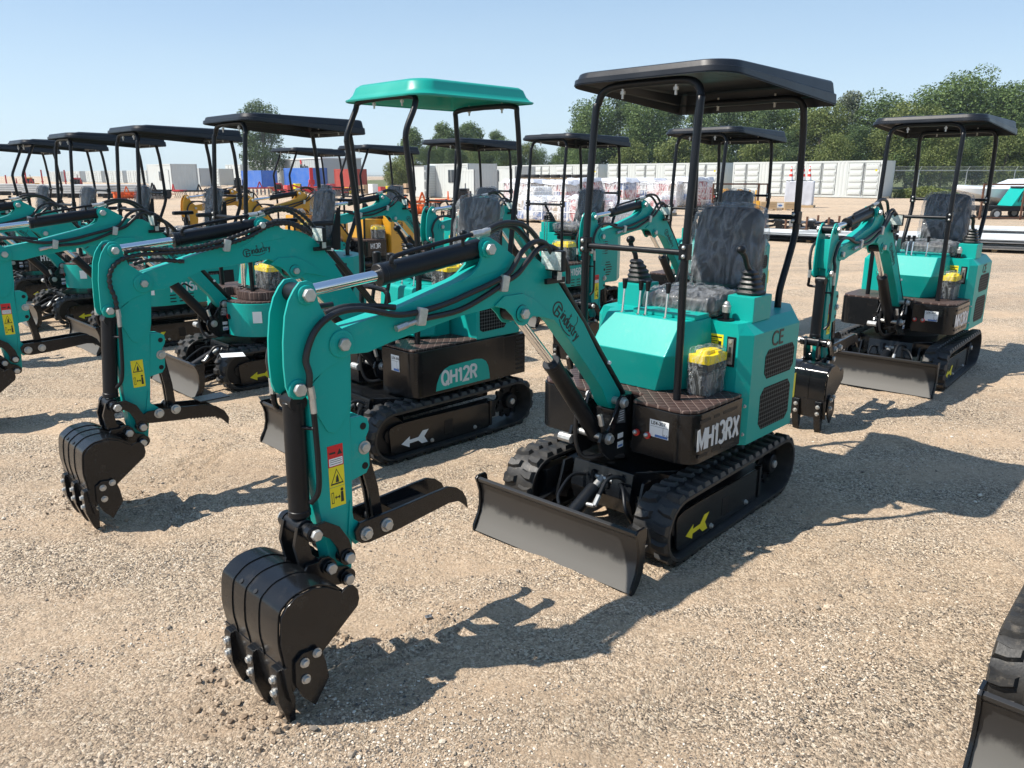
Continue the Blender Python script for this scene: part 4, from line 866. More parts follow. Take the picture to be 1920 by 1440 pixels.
def body_K(p, paint='teal', skirt='teal', txt='KV16R', mat=True, tagtxt='LE4-30'):
    sp = skirt_plan(.50, .46, .28, notch_x=.36, xr=-.30)
    g = G(skirt, 'satin', 'zinc', 'redplug'); g.xy(sp, .40, .665, .006)
    for i in range(3):
        for k in range(3): g.use(1).box(.16 - .09 * k, .22 - .09 * k, .4595, .4612, .43 + .032 * i, .442 + .032 * i, 0)
    g.use(3).cyl((.485, .135, .55), (.50, .135, .55), .02); g.use(1).cyl((.485, .165, .55), (.503, .165, .55), .022)
    pl = g.make('platform', p)
    stroke_text(txt, .088, (.20, .4602, .53), (-1, 0, 0), (0, 0, 1), .0012, 'silvertext', 'model_name', pl, .18, .95, .17)
    g = G('white', 'ink'); a = R(55); c = Vector((.22 + .281 * math.cos(a), .18 + .281 * math.sin(a), .56)); tx = Vector((-math.sin(a), math.cos(a), 0)); nn = Vector((math.cos(a), math.sin(a), 0))
    g.extr([c + tx * u + Vector((0, 0, w_)) for u, w_ in ((-.035, -.045), (.035, -.045), (.035, .045), (-.035, .045))], [c + tx * u + Vector((0, 0, w_)) + nn * .003 for u, w_ in ((-.035, -.045), (.035, -.045), (.035, .045), (-.035, .045))])
    g.make('price_tag', pl, 0)
    if mat:
        g = G('mat'); g.xy([(x * .985, y * .985) for x, y in sp], .6665, .68, .004)
        g.xy([(x * .80, y * .90) for x, y in skirt_plan(.50, .46, .24, notch_x=.40, xr=-.2)], .6815, .75, .012); g.make('floor_mat', p)
    plan = [(-.14, -.44), (-.14, .44), (-.52, .44), (-.74, .28), (-.78, 0), (-.74, -.28), (-.52, -.44)]
    g = G(paint, 'satin'); g.xy(plan, .40, .98, .015); g.use(1)
    g.xz([(-.22, .80), (-.45, .80), (-.45, .93), (-.22, .93)], .4395, .4415, 0); g.xz([(-.20, .50), (-.47, .50), (-.47, .70), (-.20, .70)], .4395, .4415, 0); hs = g.make('engine_housing', p, .5)
    g = G('teal' if paint == 'teal' else paint); g.extr([(.12, -.30, .68), (.12, -.05, .68), (.20, -.05, .68), (.20, -.30, .68)], [(.10, -.27, 1.0), (.10, -.08, 1.0), (.15, -.08, 1.0), (.15, -.27, 1.0)], .01); g.make('control_column', p)
    g = G('chrome', 'satin')
    for yy in (.06, .02): g.use(0).cyl((.30, yy, .68), (.28, yy, 1.10), .010)
    g.use(1).box(.26, .33, .00, .05, .76, .77, .002).box(.26, .33, .10, .24, .76, .77, .002); g.make('travel_lever', p)
    build_battery(p, .02, .22, .12, .33, .752, .20)
    # dark arm consoles with armrests
    for sy in (1, -1):
        g = G('satin'); g.extr([(-.02, sy * .24, .99), (-.02, sy * .36, .99), (-.30, sy * .36, .99), (-.30, sy * .24, .99)], [(.06, sy * .26, 1.12), (.06, sy * .34, 1.12), (-.22, sy * .34, 1.12), (-.22, sy * .26, 1.12)], .01)
        g.box(-.42, -.20, sy * .30 - .03, sy * .30 + .03, 1.24, 1.28, .015).cyl((-.34, sy * .30, 1.0), (-.34, sy * .30, 1.25), .012)
        g.tube([(.03, sy * .30, 1.11), (.07, sy * .30, 1.16), (.13, sy * .30, 1.21), (.19, sy * .30, 1.235)], .020); g.ball((.20, sy * .30, 1.237), .026, (1.4, .8, .8)); g.make('arm_console', p)

def body_H(p, paint='teal', skirt='teal', txt='H16R'):
    sp = skirt_plan(.478, .45, .09)
    g = G(skirt, 'satin', 'zinc'); g.xy(sp, .40, .645, .006)
    for i in range(3):
        for k in range(3): g.use(1).box(.30 - .10 * k, .36 - .10 * k, .4495, .4512, .41 + .032 * i, .42 + .032 * i, 0)
    pl = g.make('platform', p); stroke_text(txt, .078, (.37 if skirt == 'teal' else .34, .4502, .53), (-1, 0, 0), (0, 0, 1), .0012, 'silvertext', 'model_name', pl, .18, .85, .15)
    g = G('mat'); g.xy([(x * .99, y * .985) for x, y in sp], .6465, .67, .005); g.make('floor_mat', p)
    plan = [(-.04, -.40), (-.04, .40), (-.06, .452), (-.50, .452), (-.74, .31), (-.78, 0), (-.74, -.31), (-.50, -.452), (-.06, -.452)]
    g = G(paint, 'satin', 'zinc'); g.xy(plan, .39, .97, .012)
    for i in range(6):
        for k in range(2): g.use(1).box(-.30 + .08 * k, -.24 + .08 * k, .451, .4535, .74 + .028 * i, .751 + .028 * i, 0)
        g.box(-.40 + .02 * abs(i - 2.5), -.24 - .015 * abs(i - 2.5), .451, .4535, .48 + .03 * i, .492 + .03 * i, 0)
    g.box(-.17, -.13, .451, .454, .78, .90, .004)
    for yy in (-.10, .13): g.use(1).box(-.041, -.030, yy - .03, yy + .03, .90, .935, .003)
    hs = g.make('engine_housing', p, .5)
    if paint == 'yellow':
        text_mesh('CE', .085, (-.2, .4535, .865), (-1, 0, 0), (0, 0, 1), .0008, 'ink', 'ce_mark', hs)
        g = G(paint); lo = [(.285, .16), (.285, -.16), (.14, -.25), (.0, -.25), (.0, .25), (.14, .25)]
        g.extr([(x, y, .672) for x, y in lo], [(x - .04, y, .97) for x, y in lo], .008); g.make('control_cowl', p)
        build_battery(p, .03, .20, .27, .41, .672, .2)
    else:
        build_levers(p, .30, (-.04, .0), .67, 1.19); build_battery(p, .06, .22, .03, .27, .672, .22)

# ------------------------------------------------------------------ the machines
GRP = 'mini excavators lined up on the gravel yard'
def machine(loc, yaw, label, kind, **k):
    """one excavator with all its parts; returns the root empty"""
    r = empty('mini_excavator', (loc[0], loc[1], 0), R(yaw), label, 'excavator', GRP)
    arrow = k.get('arrow', 'ylw'); paint = k.get('paint', 'teal'); dx = k.get('dx', 0)
    n0 = set(bpy.data.objects.keys())
    build_under(r, arrow)
    if k.get('under_yaw'):
        for o in list(r.children): o.rotation_euler = (0, 0, R(k['under_yaw']))
    build_front(r, paint, dx, style=k.get('style', 'bolt'), smoothboom=k.get('smooth', False))
    plate_labels(r, dx)
    cz = k.get('cz', 2.06)
    if kind == 'MH':
        body_MH(r, paint, txt=k.get('txt', 'MH13RX'), tagtxt=k.get('tagtxt', 'LE4-307')); build_seat(r); build_stick(r, -.16, .345, 1.10, (.09, .01)); build_stick(r, -.16, -.30, 1.10, (.02, -.02))
        build_posts(r, 'std', .335, .275, -.62, .305, 2.03, .655, .975)
        build_canopy(r, 'canopy', -.715, .345, .43, .447, cz, .075, 'std')
    elif kind == 'QH':
        body_QH(r); build_seat(r, -.22, .0, 1.05, 1.48, .38); build_stick(r, -.2, .32, 1.08, (.05, .01)); build_stick(r, -.2, -.32, 1.08, (.05, -.01))
        build_posts(r, 'qh', .25, .30, -.62, .30, 2.09, .65, .96, bar=False)
        build_canopy(r, 'canopyteal', -.685, .27, .405, .405, 2.095, .0, 'soft')
    elif kind == 'K':
        body_K(r, paint, k.get('skirt', paint), k.get('txt', 'KV16R')); build_seat(r, -.20, .0, 1.06, 1.50, .36, narrow=True)
        build_posts(r, k.get('post', 'std'), .335, .275, -.62, .305, 2.03, .675, .975)
        build_canopy(r, 'canopy', -.715, .345, .43, .447, cz, .075, 'std')
    elif kind == 'H':
        body_H(r, paint, k.get('skirt', paint), k.get('txt', 'H16R')); build_seat(r, -.14, .03, 1.03, 1.46, .38); build_stick(r, -.14, .34, 1.09, (.06, .01), paint=paint); build_stick(r, -.14, -.34, 1.09, (.03, -.02), paint=paint)
        build_posts(r, k.get('post', 'std'), .335, .275, -.62, .305, 2.03, .665, .965)
        build_canopy(r, 'canopy', -.715, .345, .43, .447, cz, .075, 'std')
    return r
def place(src, loc, yaw, label): return copytree(src, (loc[0], loc[1], 0), R(yaw), label)

A0LOC = (2.258, 2.215)
m_main = machine((.787, 3.803), -134, 'large foreground teal excavator with MH13RX on its black platform', 'MH', under_yaw=2)
m_b0 = place(m_main, (3.50, 6.67), -133, 'teal excavator standing alone at the right before the white sheets')
m_a0 = place(m_main, A0LOC, -134.6, 'excavator cut off at the bottom right corner, only blade and rubber track showing')
m_b1 = place(m_main, (2.076, 8.227), -133, 'teal excavator half hidden behind the seat of the MH13RX machine')
m_a2 = machine((-.618, 5.02), -135, 'excavator with green roof and QH12R on a green panel', 'QH', dx=-.225, style='round', smooth=True, arrow='white')
m_a3 = machine((-2.04, 6.60), -135.5, 'teal excavator with rounded teal platform and black roof just left of the green roof', 'K', style='bolt')
m_a4 = place(m_a3, (-3.566, 8.079), -135, 'teal excavator with K and 6R showing on its rounded teal platform')
m_a5 = place(m_a3, (-4.904, 9.341), -135, 'teal excavator between the H1 black platform and the K 6R teal platform')
m_b2 = machine((.622, 9.493), -135, 'teal excavator with H16R on its teal platform in front of wrapped pallets', 'H', txt='H16R')
m_b3 = place(m_b2, (-.708, 10.686), -135, 'teal back row excavator seen through the posts of the green roof')
m_a6 = machine((-6.453, 11.062), -135.5, 'left excavator with kinked front roof posts and H1 on a black platform', 'H', skirt='black', txt='H13R', post='bent')
m_a7 = place(m_a6, (-8.0, 12.6), -135, 'excavator at the far left end of the front row, roof cut by the picture edge')
m_b4 = machine((-2.308, 12.871), -135, 'yellow excavator with black platform lettered H13R and CE mark', 'H', paint='yellow', skirt='black', txt='H13R', post='bent')
m_b5 = place(m_b4, (-3.771, 14.161), -135, 'yellow excavator farthest left in the back row, left of the H13R one')
#BACKGROUND#
# ------------------------------------------------------------------ ground
import numpy as np
rng = np.random.default_rng(5)
P_ = R(15.17)
def gp(u, v, z=0.0):       # where the sight line through a photo pixel meets the ground
    x = (u - 960) / 1442; y = -(v - 720) / 1442; d = Vector((x, math.cos(P_) + y * math.sin(P_), -math.sin(P_) + y * math.cos(P_)))
    t = (z - 1.65) / d.z; return Vector((d.x * t, d.y * t, z))

def ground_material():
    m, nt, b = newmat('gravel_and_dirt'); L = nt.links
    tc = N(nt, 'ShaderNodeTexCoord'); co = tc.outputs['Object']
    def noise_(sc, det=6, ro=.6, src=co, dist=0):
        n = N(nt, 'ShaderNodeTexNoise'); n.inputs['Scale'].default_value = sc; n.inputs['Detail'].default_value = det; n.inputs['Roughness'].default_value = ro; n.inputs['Distortion'].default_value = dist; L.new(src, n.inputs['Vector']); return n
    def ramp(src, stops):
        r = N(nt, 'ShaderNodeValToRGB'); e = r.color_ramp.elements
        e[0].position, e[0].color = stops[0][0], (*stops[0][1], 1); e[1].position, e[1].color = stops[-1][0], (*stops[-1][1], 1)
        for p, c in stops[1:-1]: q = e.new(p); q.color = (*c, 1)
        L.new(src, r.inputs[0]); return r
    mp = N(nt, 'ShaderNodeMapping'); mp.inputs['Rotation'].default_value = (0, 0, R(38)); mp.inputs['Scale'].default_value = (.55, 1.6, 1); L.new(co, mp.inputs[0])
    patch = noise_(1.1, 9, .68, mp.outputs[0], .4)
    big = noise_(.12, 5, .55)
    v1 = N(nt, 'ShaderNodeTexVoronoi'); v1.inputs['Scale'].default_value = 150; L.new(co, v1.inputs['Vector'])
    v2 = N(nt, 'ShaderNodeTexVoronoi'); v2.inputs['Scale'].default_value = 78; L.new(co, v2.inputs['Vector'])
    sp = N(nt, 'ShaderNodeSeparateColor'); L.new(v1.outputs['Color'], sp.inputs[0])
    sp2 = N(nt, 'ShaderNodeSeparateColor'); L.new(v2.outputs['Color'], sp2.inputs[0])
    stone = ramp(sp.outputs[0], [(0, (.065, .058, .052)), (.24, (.25, .205, .16)), (.5, (.455, .365, .27)), (.8, (.60, .495, .38)), (1, (.84, .76, .64))])
    stone2 = ramp(sp2.outputs[1], [(0, (.11, .10, .09)), (.3, (.36, .30, .23)), (.75, (.52, .43, .32)), (1, (.74, .66, .54))])
    dirt0 = noise_(30, 8, .7); dirt = ramp(dirt0.outputs[0], [(.3, (.43, .325, .23)), (.7, (.56, .44, .32))])
    mk = ramp(patch.outputs[0], [(.40, (.24, .24, .24)), (.58, (1, 1, 1))])
    big2 = ramp(sp2.outputs[0], [(.80, (0, 0, 0)), (.82, (1, 1, 1))])
    a = N(nt, 'ShaderNodeMix', data_type='RGBA'); L.new(mk.outputs[0], a.inputs[0]); L.new(dirt.outputs[0], a.inputs[6]); L.new(stone.outputs[0], a.inputs[7])
    mm = N(nt, 'ShaderNodeMath', operation='MULTIPLY'); L.new(mk.outputs[0], mm.inputs[0]); L.new(big2.outputs[0], mm.inputs[1])
    c = N(nt, 'ShaderNodeMix', data_type='RGBA'); L.new(mm.outputs[0], c.inputs[0]); L.new(a.outputs[2], c.inputs[6]); L.new(stone2.outputs[0], c.inputs[7])
    tint = ramp(big.outputs[0], [(.35, (.96, .92, .875)), (.65, (1.08, 1.02, .94))])
    d = N(nt, 'ShaderNodeMix', data_type='RGBA', blend_type='MULTIPLY'); d.inputs[0].default_value = 1; L.new(c.outputs[2], d.inputs[6]); L.new(tint.outputs[0], d.inputs[7])
    mt_ = N(nt, 'ShaderNodeMapping'); mt_.inputs['Rotation'].default_value = (0, 0, R(8)); mt_.inputs['Scale'].default_value = (.05, .55, 1); L.new(co, mt_.inputs[0])
    trk = noise_(1.0, 4, .6, mt_.outputs[0]); tk = ramp(trk.outputs[0], [(.38, (.90, .895, .89)), (.52, (1.03, 1.03, 1.03))])
    e2 = N(nt, 'ShaderNodeMix', data_type='RGBA', blend_type='MULTIPLY'); e2.inputs[0].default_value = 1; L.new(d.outputs[2], e2.inputs[6]); L.new(tk.outputs[0], e2.inputs[7])
    L.new(e2.outputs[2], b.inputs['Base Color']); b.inputs['Roughness'].default_value = .9; b.inputs['Specular IOR Level'].default_value = .25
    h1 = N(nt, 'ShaderNodeMath', operation='MULTIPLY'); L.new(v1.outputs['Distance'], h1.inputs[0]); h1.inputs[1].default_value = -0.55
    h2 = N(nt, 'ShaderNodeMath', operation='MULTIPLY_ADD'); L.new(v2.outputs['Distance'], h2.inputs[0]); h2.inputs[1].default_value = -0.6; L.new(h1.outputs[0], h2.inputs[2])
    h2b = N(nt, 'ShaderNodeMath', operation='MULTIPLY'); L.new(h2.outputs[0], h2b.inputs[0]); L.new(mk.outputs[0], h2b.inputs[1])
    h3 = N(nt, 'ShaderNodeMath', operation='MULTIPLY_ADD'); fine = noise_(26, 10, .75); L.new(fine.outputs[0], h3.inputs[0]); h3.inputs[1].default_value = 1.5; L.new(h2b.outputs[0], h3.inputs[2])
    bp = N(nt, 'ShaderNodeBump'); bp.inputs['Strength'].default_value = 1.0; bp.inputs['Distance'].default_value = .013; L.new(h3.outputs[0], bp.inputs['Height']); L.new(bp.outputs[0], b.inputs['Normal'])
    return m
MT['ground'] = ground_material()

def vnoise(x, y, seed):      # smooth value noise on arrays
    r = np.random.default_rng(seed).random((257, 257)); xi = np.floor(x).astype(int); yi = np.floor(y).astype(int); fx = x - xi; fy = y - yi
    fx = fx * fx * (3 - 2 * fx); fy = fy * fy * (3 - 2 * fy); a = r[xi % 257, yi % 257]; b = r[(xi + 1) % 257, yi % 257]; c = r[xi % 257, (yi + 1) % 257]; d = r[(xi + 1) % 257, (yi + 1) % 257]
    return (a * (1 - fx) + b * fx) * (1 - fy) + (c * (1 - fx) + d * fx) * fy - .5
GX0, GX1, GY0, GY1 = -9.0, 9.0, 1.2, 14.2
def height(X, Y):
    c, s = math.cos(R(38)), math.sin(R(38)); U = X * c + Y * s; V = -X * s + Y * c
    h = .026 * vnoise(U * .8 + 50, V * 2.2 + 50, 1) + .020 * vnoise(U * 2.6 + 50, V * 6 + 50, 2) + .011 * vnoise(X * 11 + 200, Y * 11 + 50, 3) + .008 * vnoise(X * 26 + 400, Y * 26 + 70, 4)
    h -= .006
    def groove(p0, p1, w, dpt):
        p0 = np.array(p0); p1 = np.array(p1); d = p1 - p0; L_ = np.hypot(*d); d = d / L_
        t = (X - p0[0]) * d[0] + (Y - p0[1]) * d[1]; q = (X - p0[0]) * -d[1] + (Y - p0[1]) * d[0]
        wob = .02 * vnoise(t * 5 + 30, t * 0 + 3, 9)
        m = np.clip((t + .05) / .1, 0, 1) * np.clip((L_ + .05 - t) / .1, 0, 1)
        q = q + wob
        return m * (-dpt * np.exp(-(q / w) ** 2) + dpt * .7 * np.exp(-((np.abs(q) - w * 2.1) / w) ** 2))
    # drag marks of bucket teeth and tread lines
    for a, b_ in (((262, 990), (372, 835)), ((290, 985), (398, 825)), ((313, 985), (412, 825)), ((335, 980), (424, 822)), ((300, 1000), (440, 808))):
        A = gp(*a); B = gp(*b_); h += groove((A.x, A.y), (B.x, B.y), .009, .013)
    for k in range(3):
        A = gp(655 + 16 * k, 1275 - 34 * k); B = gp(860 + 30 * k, 1190 - 34 * k); h += groove((A.x, A.y), (B.x, B.y), .02, .014)
    for k in range(4):
        A = gp(60 + 22 * k, 1100 + 12 * k); B = gp(150 + 22 * k, 1055 + 10 * k); h += groove((A.x, A.y), (B.x, B.y), .010, .010)
    for u, v_ in ((455, 1235), (400, 1300), (430, 1370), (520, 1375), (610, 1205), (135, 925), (185, 990)):          # loose soil piled by the teeth
        A = gp(u, v_); rr = np.hypot(X - A.x, Y - A.y); h += np.exp(-(rr / .09) ** 2) * (.010 + .035 * vnoise(X * 22, Y * 22, 8))
    def cleats(a, b_, w, dpt):                    # prints left by a rubber crawler
        A = gp(*a); B = gp(*b_); d = np.array([B.x - A.x, B.y - A.y]); L_ = np.hypot(*d); d = d / L_; t = (X - A.x) * d[0] + (Y - A.y) * d[1]; q = (X - A.x) * -d[1] + (Y - A.y) * d[0]
        m = np.clip((t + .2) / .4, 0, 1) * np.clip((L_ + .2 - t) / .4, 0, 1) * np.clip((w - np.abs(q)) / .02, 0, 1); fade = .45 + .9 * vnoise(X * 2.2 + 10, Y * 2.2 + 10, 12) + .3
        ph = t / .074 * 2 * np.pi + np.where(q > 0, np.pi, 0) + np.abs(q) * 14
        return -m * np.clip(fade, 0, 1) * dpt * (.5 + .5 * np.sign(np.cos(ph)) * np.abs(np.cos(ph)) ** .5)
    for a, b_ in (((120, 1400), (560, 1020)), ((420, 1440), (700, 1180)), ((1290, 1330), (1640, 1010)), ((1500, 1380), (1800, 1060)), ((300, 900), (470, 770)), ((1620, 900), (1840, 760))): h += cleats(a, b_, .09, .008)
    edge = np.minimum.reduce([X - GX0, GX1 - X, Y - GY0, GY1 - Y]); return h * np.clip(edge / 1.0, 0, 1)
def build_ground():
    st = .03; xs = np.arange(GX0, GX1 + 1e-6, st); ys = [GY0]
    while ys[-1] < GY1: ys.append(ys[-1] + .014 + .0045 * (ys[-1] - 1.2))
    ys[-1] = GY1; ys = np.array(ys)
    xs = np.linspace(GX0, GX1, 720)
    X, Y = np.meshgrid(xs, ys); Z = height(X, Y); ny, nx = X.shape
    co = np.stack([X, Y, Z], -1).reshape(-1, 3)
    i = (np.arange(ny - 1)[:, None] * nx + np.arange(nx - 1)[None]).reshape(-1); q = np.stack([i, i + 1, i + nx + 1, i + nx], -1)
    n = len(co); B = 1500.
    # ring of big quads stitched to the border so the ground is one sheet out to the horizon
    border = list(range(0, nx)) + [k * nx + nx - 1 for k in range(1, ny)] + [(ny - 1) * nx + k for k in range(nx - 2, -1, -1)] + [k * nx for k in range(ny - 2, 0, -1)]
    def outer(k):
        x, y, _ = co[k]; cx, cy = (GX0 + GX1) / 2, (GY0 + GY1) / 2; dx, dy = x - cx, y - cy; s_ = B / max(abs(dx) / ((GX1 - GX0) / 2), abs(dy) / ((GY1 - GY0) / 2)) ; s_ /= 1.0
        return (cx + dx * s_ / ((GX1 - GX0) / 2), cy + dy * s_ / ((GY1 - GY0) / 2), 0)
    oc = np.array([outer(k) for k in border]); co = np.vstack([co, oc]); nb = len(border)
    ring = np.array([[border[k], n + k, n + (k + 1) % nb, border[(k + 1) % nb]] for k in range(nb)]); q = np.vstack([q, ring])
    me = bpy.data.meshes.new('ground'); me.vertices.add(len(co)); me.vertices.foreach_set('co', co.ravel()); me.loops.add(q.size); me.loops.foreach_set('vertex_index', q.ravel().astype(np.int32))
    me.polygons.add(len(q)); me.polygons.foreach_set('loop_start', np.arange(0, q.size, 4, dtype=np.int32)); me.polygons.foreach_set('use_smooth', np.ones(len(q), bool)); me.update(calc_edges=True); me.validate()
    me.materials.append(MT['ground']); o = bpy.data.objects.new('ground', me); COL.objects.link(o); tag(o, kind='structure'); return o
build_ground()

def raw_mesh(name, co, fc, k, mat, smooth=False):
    me = bpy.data.meshes.new(name); me.vertices.add(len(co)); me.vertices.foreach_set('co', np.asarray(co, np.float32).ravel()); fc = np.asarray(fc, np.int32); me.loops.add(fc.size); me.loops.foreach_set('vertex_index', fc.ravel())
    me.polygons.add(len(fc)); me.polygons.foreach_set('loop_start', np.arange(0, fc.size, k, dtype=np.int32)); me.polygons.foreach_set('use_smooth', np.full(len(fc), smooth)); me.update(calc_edges=True); me.materials.append(mat)
    o = bpy.data.objects.new(name, me); COL.objects.link(o); return o

# loose stones
def island_mat(name, stops, rough=.85, transl=0.0, spec=.3):
    m, nt, b = newmat(name); L = nt.links; g = N(nt, 'ShaderNodeNewGeometry'); r = N(nt, 'ShaderNodeValToRGB'); e = r.color_ramp.elements
    e[0].position, e[0].color = stops[0][0], (*stops[0][1], 1); e[1].position, e[1].color = stops[-1][0], (*stops[-1][1], 1)
    for p, c in stops[1:-1]: q = e.new(p); q.color = (*c, 1)
    L.new(g.outputs['Random Per Island'], r.inputs[0]); L.new(r.outputs[0], b.inputs['Base Color']); b.inputs['Roughness'].default_value = rough; b.inputs['Specular IOR Level'].default_value = spec
    if transl:
        t = N(nt, 'ShaderNodeBsdfTranslucent'); mx = N(nt, 'ShaderNodeMixShader'); mx.inputs[0].default_value = transl; L.new(r.outputs[0], t.inputs[0]); L.new(b.outputs[0], mx.inputs[1]); L.new(t.outputs[0], mx.inputs[2]); L.new(mx.outputs[0], nt.nodes['Material Output'].inputs[0])
    return m
MT['stones'] = island_mat('loose_stones', [(0, (.08, .075, .072)), (.2, (.24, .20, .16)), (.5, (.42, .34, .25)), (.8, (.54, .44, .33)), (1, (.74, .68, .58))])
def build_stones(n=42000):
    ph = (1 + 5 ** .5) / 2; V = np.array([(-1, ph, 0), (1, ph, 0), (-1, -ph, 0), (1, -ph, 0), (0, -1, ph), (0, 1, ph), (0, -1, -ph), (0, 1, -ph), (ph, 0, -1), (ph, 0, 1), (-ph, 0, -1), (-ph, 0, 1)]) / math.hypot(1, ph)
    F = np.array([(0, 11, 5), (0, 5, 1), (0, 1, 7), (0, 7, 10), (0, 10, 11), (1, 5, 9), (5, 11, 4), (11, 10, 2), (10, 7, 6), (7, 1, 8), (3, 9, 4), (3, 4, 2), (3, 2, 6), (3, 6, 8), (3, 8, 9), (4, 9, 5), (2, 4, 11), (6, 2, 10), (8, 6, 7), (9, 8, 1)])
    N0 = n * 4; yy = 1.6 + rng.random(N0) ** 1.7 * 7.5; xx = (rng.random(N0) * 2 - 1) * (yy * .72 + .3)
    c, s = math.cos(R(38)), math.sin(R(38)); U = xx * c + yy * s; W_ = -xx * s + yy * c
    dens = vnoise(U * 1.3 + 60, W_ * 3.6 + 60, 21) + .5 * vnoise(xx * 5 + 90, yy * 5 + 40, 22) + rng.random(N0) * .55
    k = np.argsort(-dens)[:n]; rng.shuffle(k); xx, yy = xx[k], yy[k]
    sz = .0019 + .0028 * rng.random(n) ** 2 + (rng.random(n) > .985) * .006 * rng.random(n) + (rng.random(n) > .9985) * .008
    sc = np.stack([sz * (1 + .5 * rng.random(n)), sz * (.8 + .3 * rng.random(n)), sz * (.5 + .3 * rng.random(n))], -1)
    an = rng.random(n) * 6.28; v = V[None] * (1 + .35 * (rng.random((n, 12, 1)) - .5)) * sc[:, None]
    x = v[..., 0] * np.cos(an)[:, None] - v[..., 1] * np.sin(an)[:, None]; y = v[..., 0] * np.sin(an)[:, None] + v[..., 1] * np.cos(an)[:, None]
    z = v[..., 2] + (height(xx, yy) + sz * .35)[:, None]; co = np.stack([x + xx[:, None], y + yy[:, None], z], -1).reshape(-1, 3)
    f = (F[None] + (np.arange(n) * 12)[:, None, None]).reshape(-1, 3); o = raw_mesh('loose_gravel', co, f, 3, MT['stones'], False); tag(o, 'small pale and grey stones scattered over the dirt', 'gravel', kind='stuff')
build_stones()
MT['soil'] = island_mat('dug_soil', [(0, (.20, .145, .10)), (.5, (.30, .225, .155)), (1, (.42, .32, .225))])
def clods(name, spots, n, label):
    r = np.random.default_rng(len(name) + n); cs = []; V = np.array([(1, 0, 0), (-1, 0, 0), (0, 1, 0), (0, -1, 0), (0, 0, 1), (0, 0, -1)], float); F = np.array([(0, 2, 4), (2, 1, 4), (1, 3, 4), (3, 0, 4), (2, 0, 5), (1, 2, 5), (3, 1, 5), (0, 3, 5)]); vs = []
    for k in range(n):
        u, v_, sp = spots[k % len(spots)]; a = gp(u, v_); x = a.x + r.normal() * sp; y = a.y + r.normal() * sp; s_ = .003 + .012 * r.random() ** 4; z = float(height(np.array([x]), np.array([y]))[0]) + s_ * .3
        vs.append(V @ np.array(np.linalg.qr(r.normal(size=(3, 3)))[0]) * s_ * (1 + .5 * (r.random((6, 1)) - .5)) + np.array([x, y, z]))
    o = raw_mesh(name, np.concatenate(vs), (F[None] + (np.arange(n) * 6)[:, None, None]).reshape(-1, 3), 3, MT['soil']); tag(o, label, 'soil', kind='stuff')
clods('soil_clods', [(400, 1290, .06), (450, 1240, .05), (520, 1370, .05), (430, 1370, .07), (610, 1200, .05), (480, 1330, .10)], 320, 'brown soil crumbs turned up around the teeth of the nearest bucket')
clods('soil_clods', [(130, 940, .07), (200, 985, .05), (250, 930, .06)], 130, 'brown soil crumbs turned up around the QH12R machine bucket teeth')
g = G('steel', 'ink'); a = gp(803, 1158); g.box(-.013, .013, -.009, .009, 0, .003, .001); g.use(1).cyl((0, 0, .003), (0, 0, .0034), .004)
o = g.make('square_washer'); o.location = (a.x, a.y, .004); o.rotation_euler = (.1, 0, .4); tag(o, 'small square metal plate washer lying on the gravel between bucket and blade', 'washer')

a = gp(436, 666, .34); g = G('white'); g.box(-.085, .085, -.06, .06, 0, .001, 0); o = g.make('paper_sheet', None, 0); o.location = (a.x, a.y, .342); o.rotation_euler = (.06, .05, .5); tag(o, 'white paper sheet lying on the rubber track of the rounded teal machine', 'paper')
for k, (u, v_, an, ln_) in enumerate(((968, 1086, -.55, .07), (1058, 1082, -.15, .05))):
    a = gp(u, v_); g = G('wood'); g.cyl((-ln_ / 2, 0, 0), (ln_ / 2, 0, .002), .0016, .001, 6); o = g.make('twig'); o.location = (a.x, a.y, .006); o.rotation_euler = (0, 0, an); tag(o, ('pale straw on the gravel in front of the blade, left of the shorter one', 'short dry twig on the gravel close under the blade edge')[k], 'twig')

# grass beyond the containers
DX = Vector((.69, -.724, 0)); DY = Vector((.724, .69, 0)); C0 = Vector((27.0, 58.3, 0))       # container line: right end, along, behind
MT['grass'] = simple('meadow_grass', (.085, .115, .03), .9, var=.35, vscale=.8, bump=.6, bscale=4, dirt=(.22, .19, .08), dirtamt=.5)
def build_meadow():
    nu, nv = 70, 20; vs = []; fs = []
    for j in range(nv):
        for i in range(nu):
            u = -160 + 320 * i / (nu - 1); v = 5 + 300 * (j / (nv - 1)) ** 2
            p = C0 - DX * u + DY * v; h = .02 + min(1, max(0, (v - 8) / 30)) * 1.0 * math.exp(-((u - 75) / 60) ** 2) + max(0, min(1, (v - 5) / 8)) * .15 * (noise.noise(p * .05) + 1)
            vs.append((p.x, p.y, h))
    for j in range(nv - 1):
        for i in range(nu - 1): k = j * nu + i; fs.append((k, k + 1, k + nu + 1, k + nu))
    g = G('grass'); g.quads(vs, fs); o = g.make('meadow', None, 1.5); tag(o, kind='structure')
build_meadow()

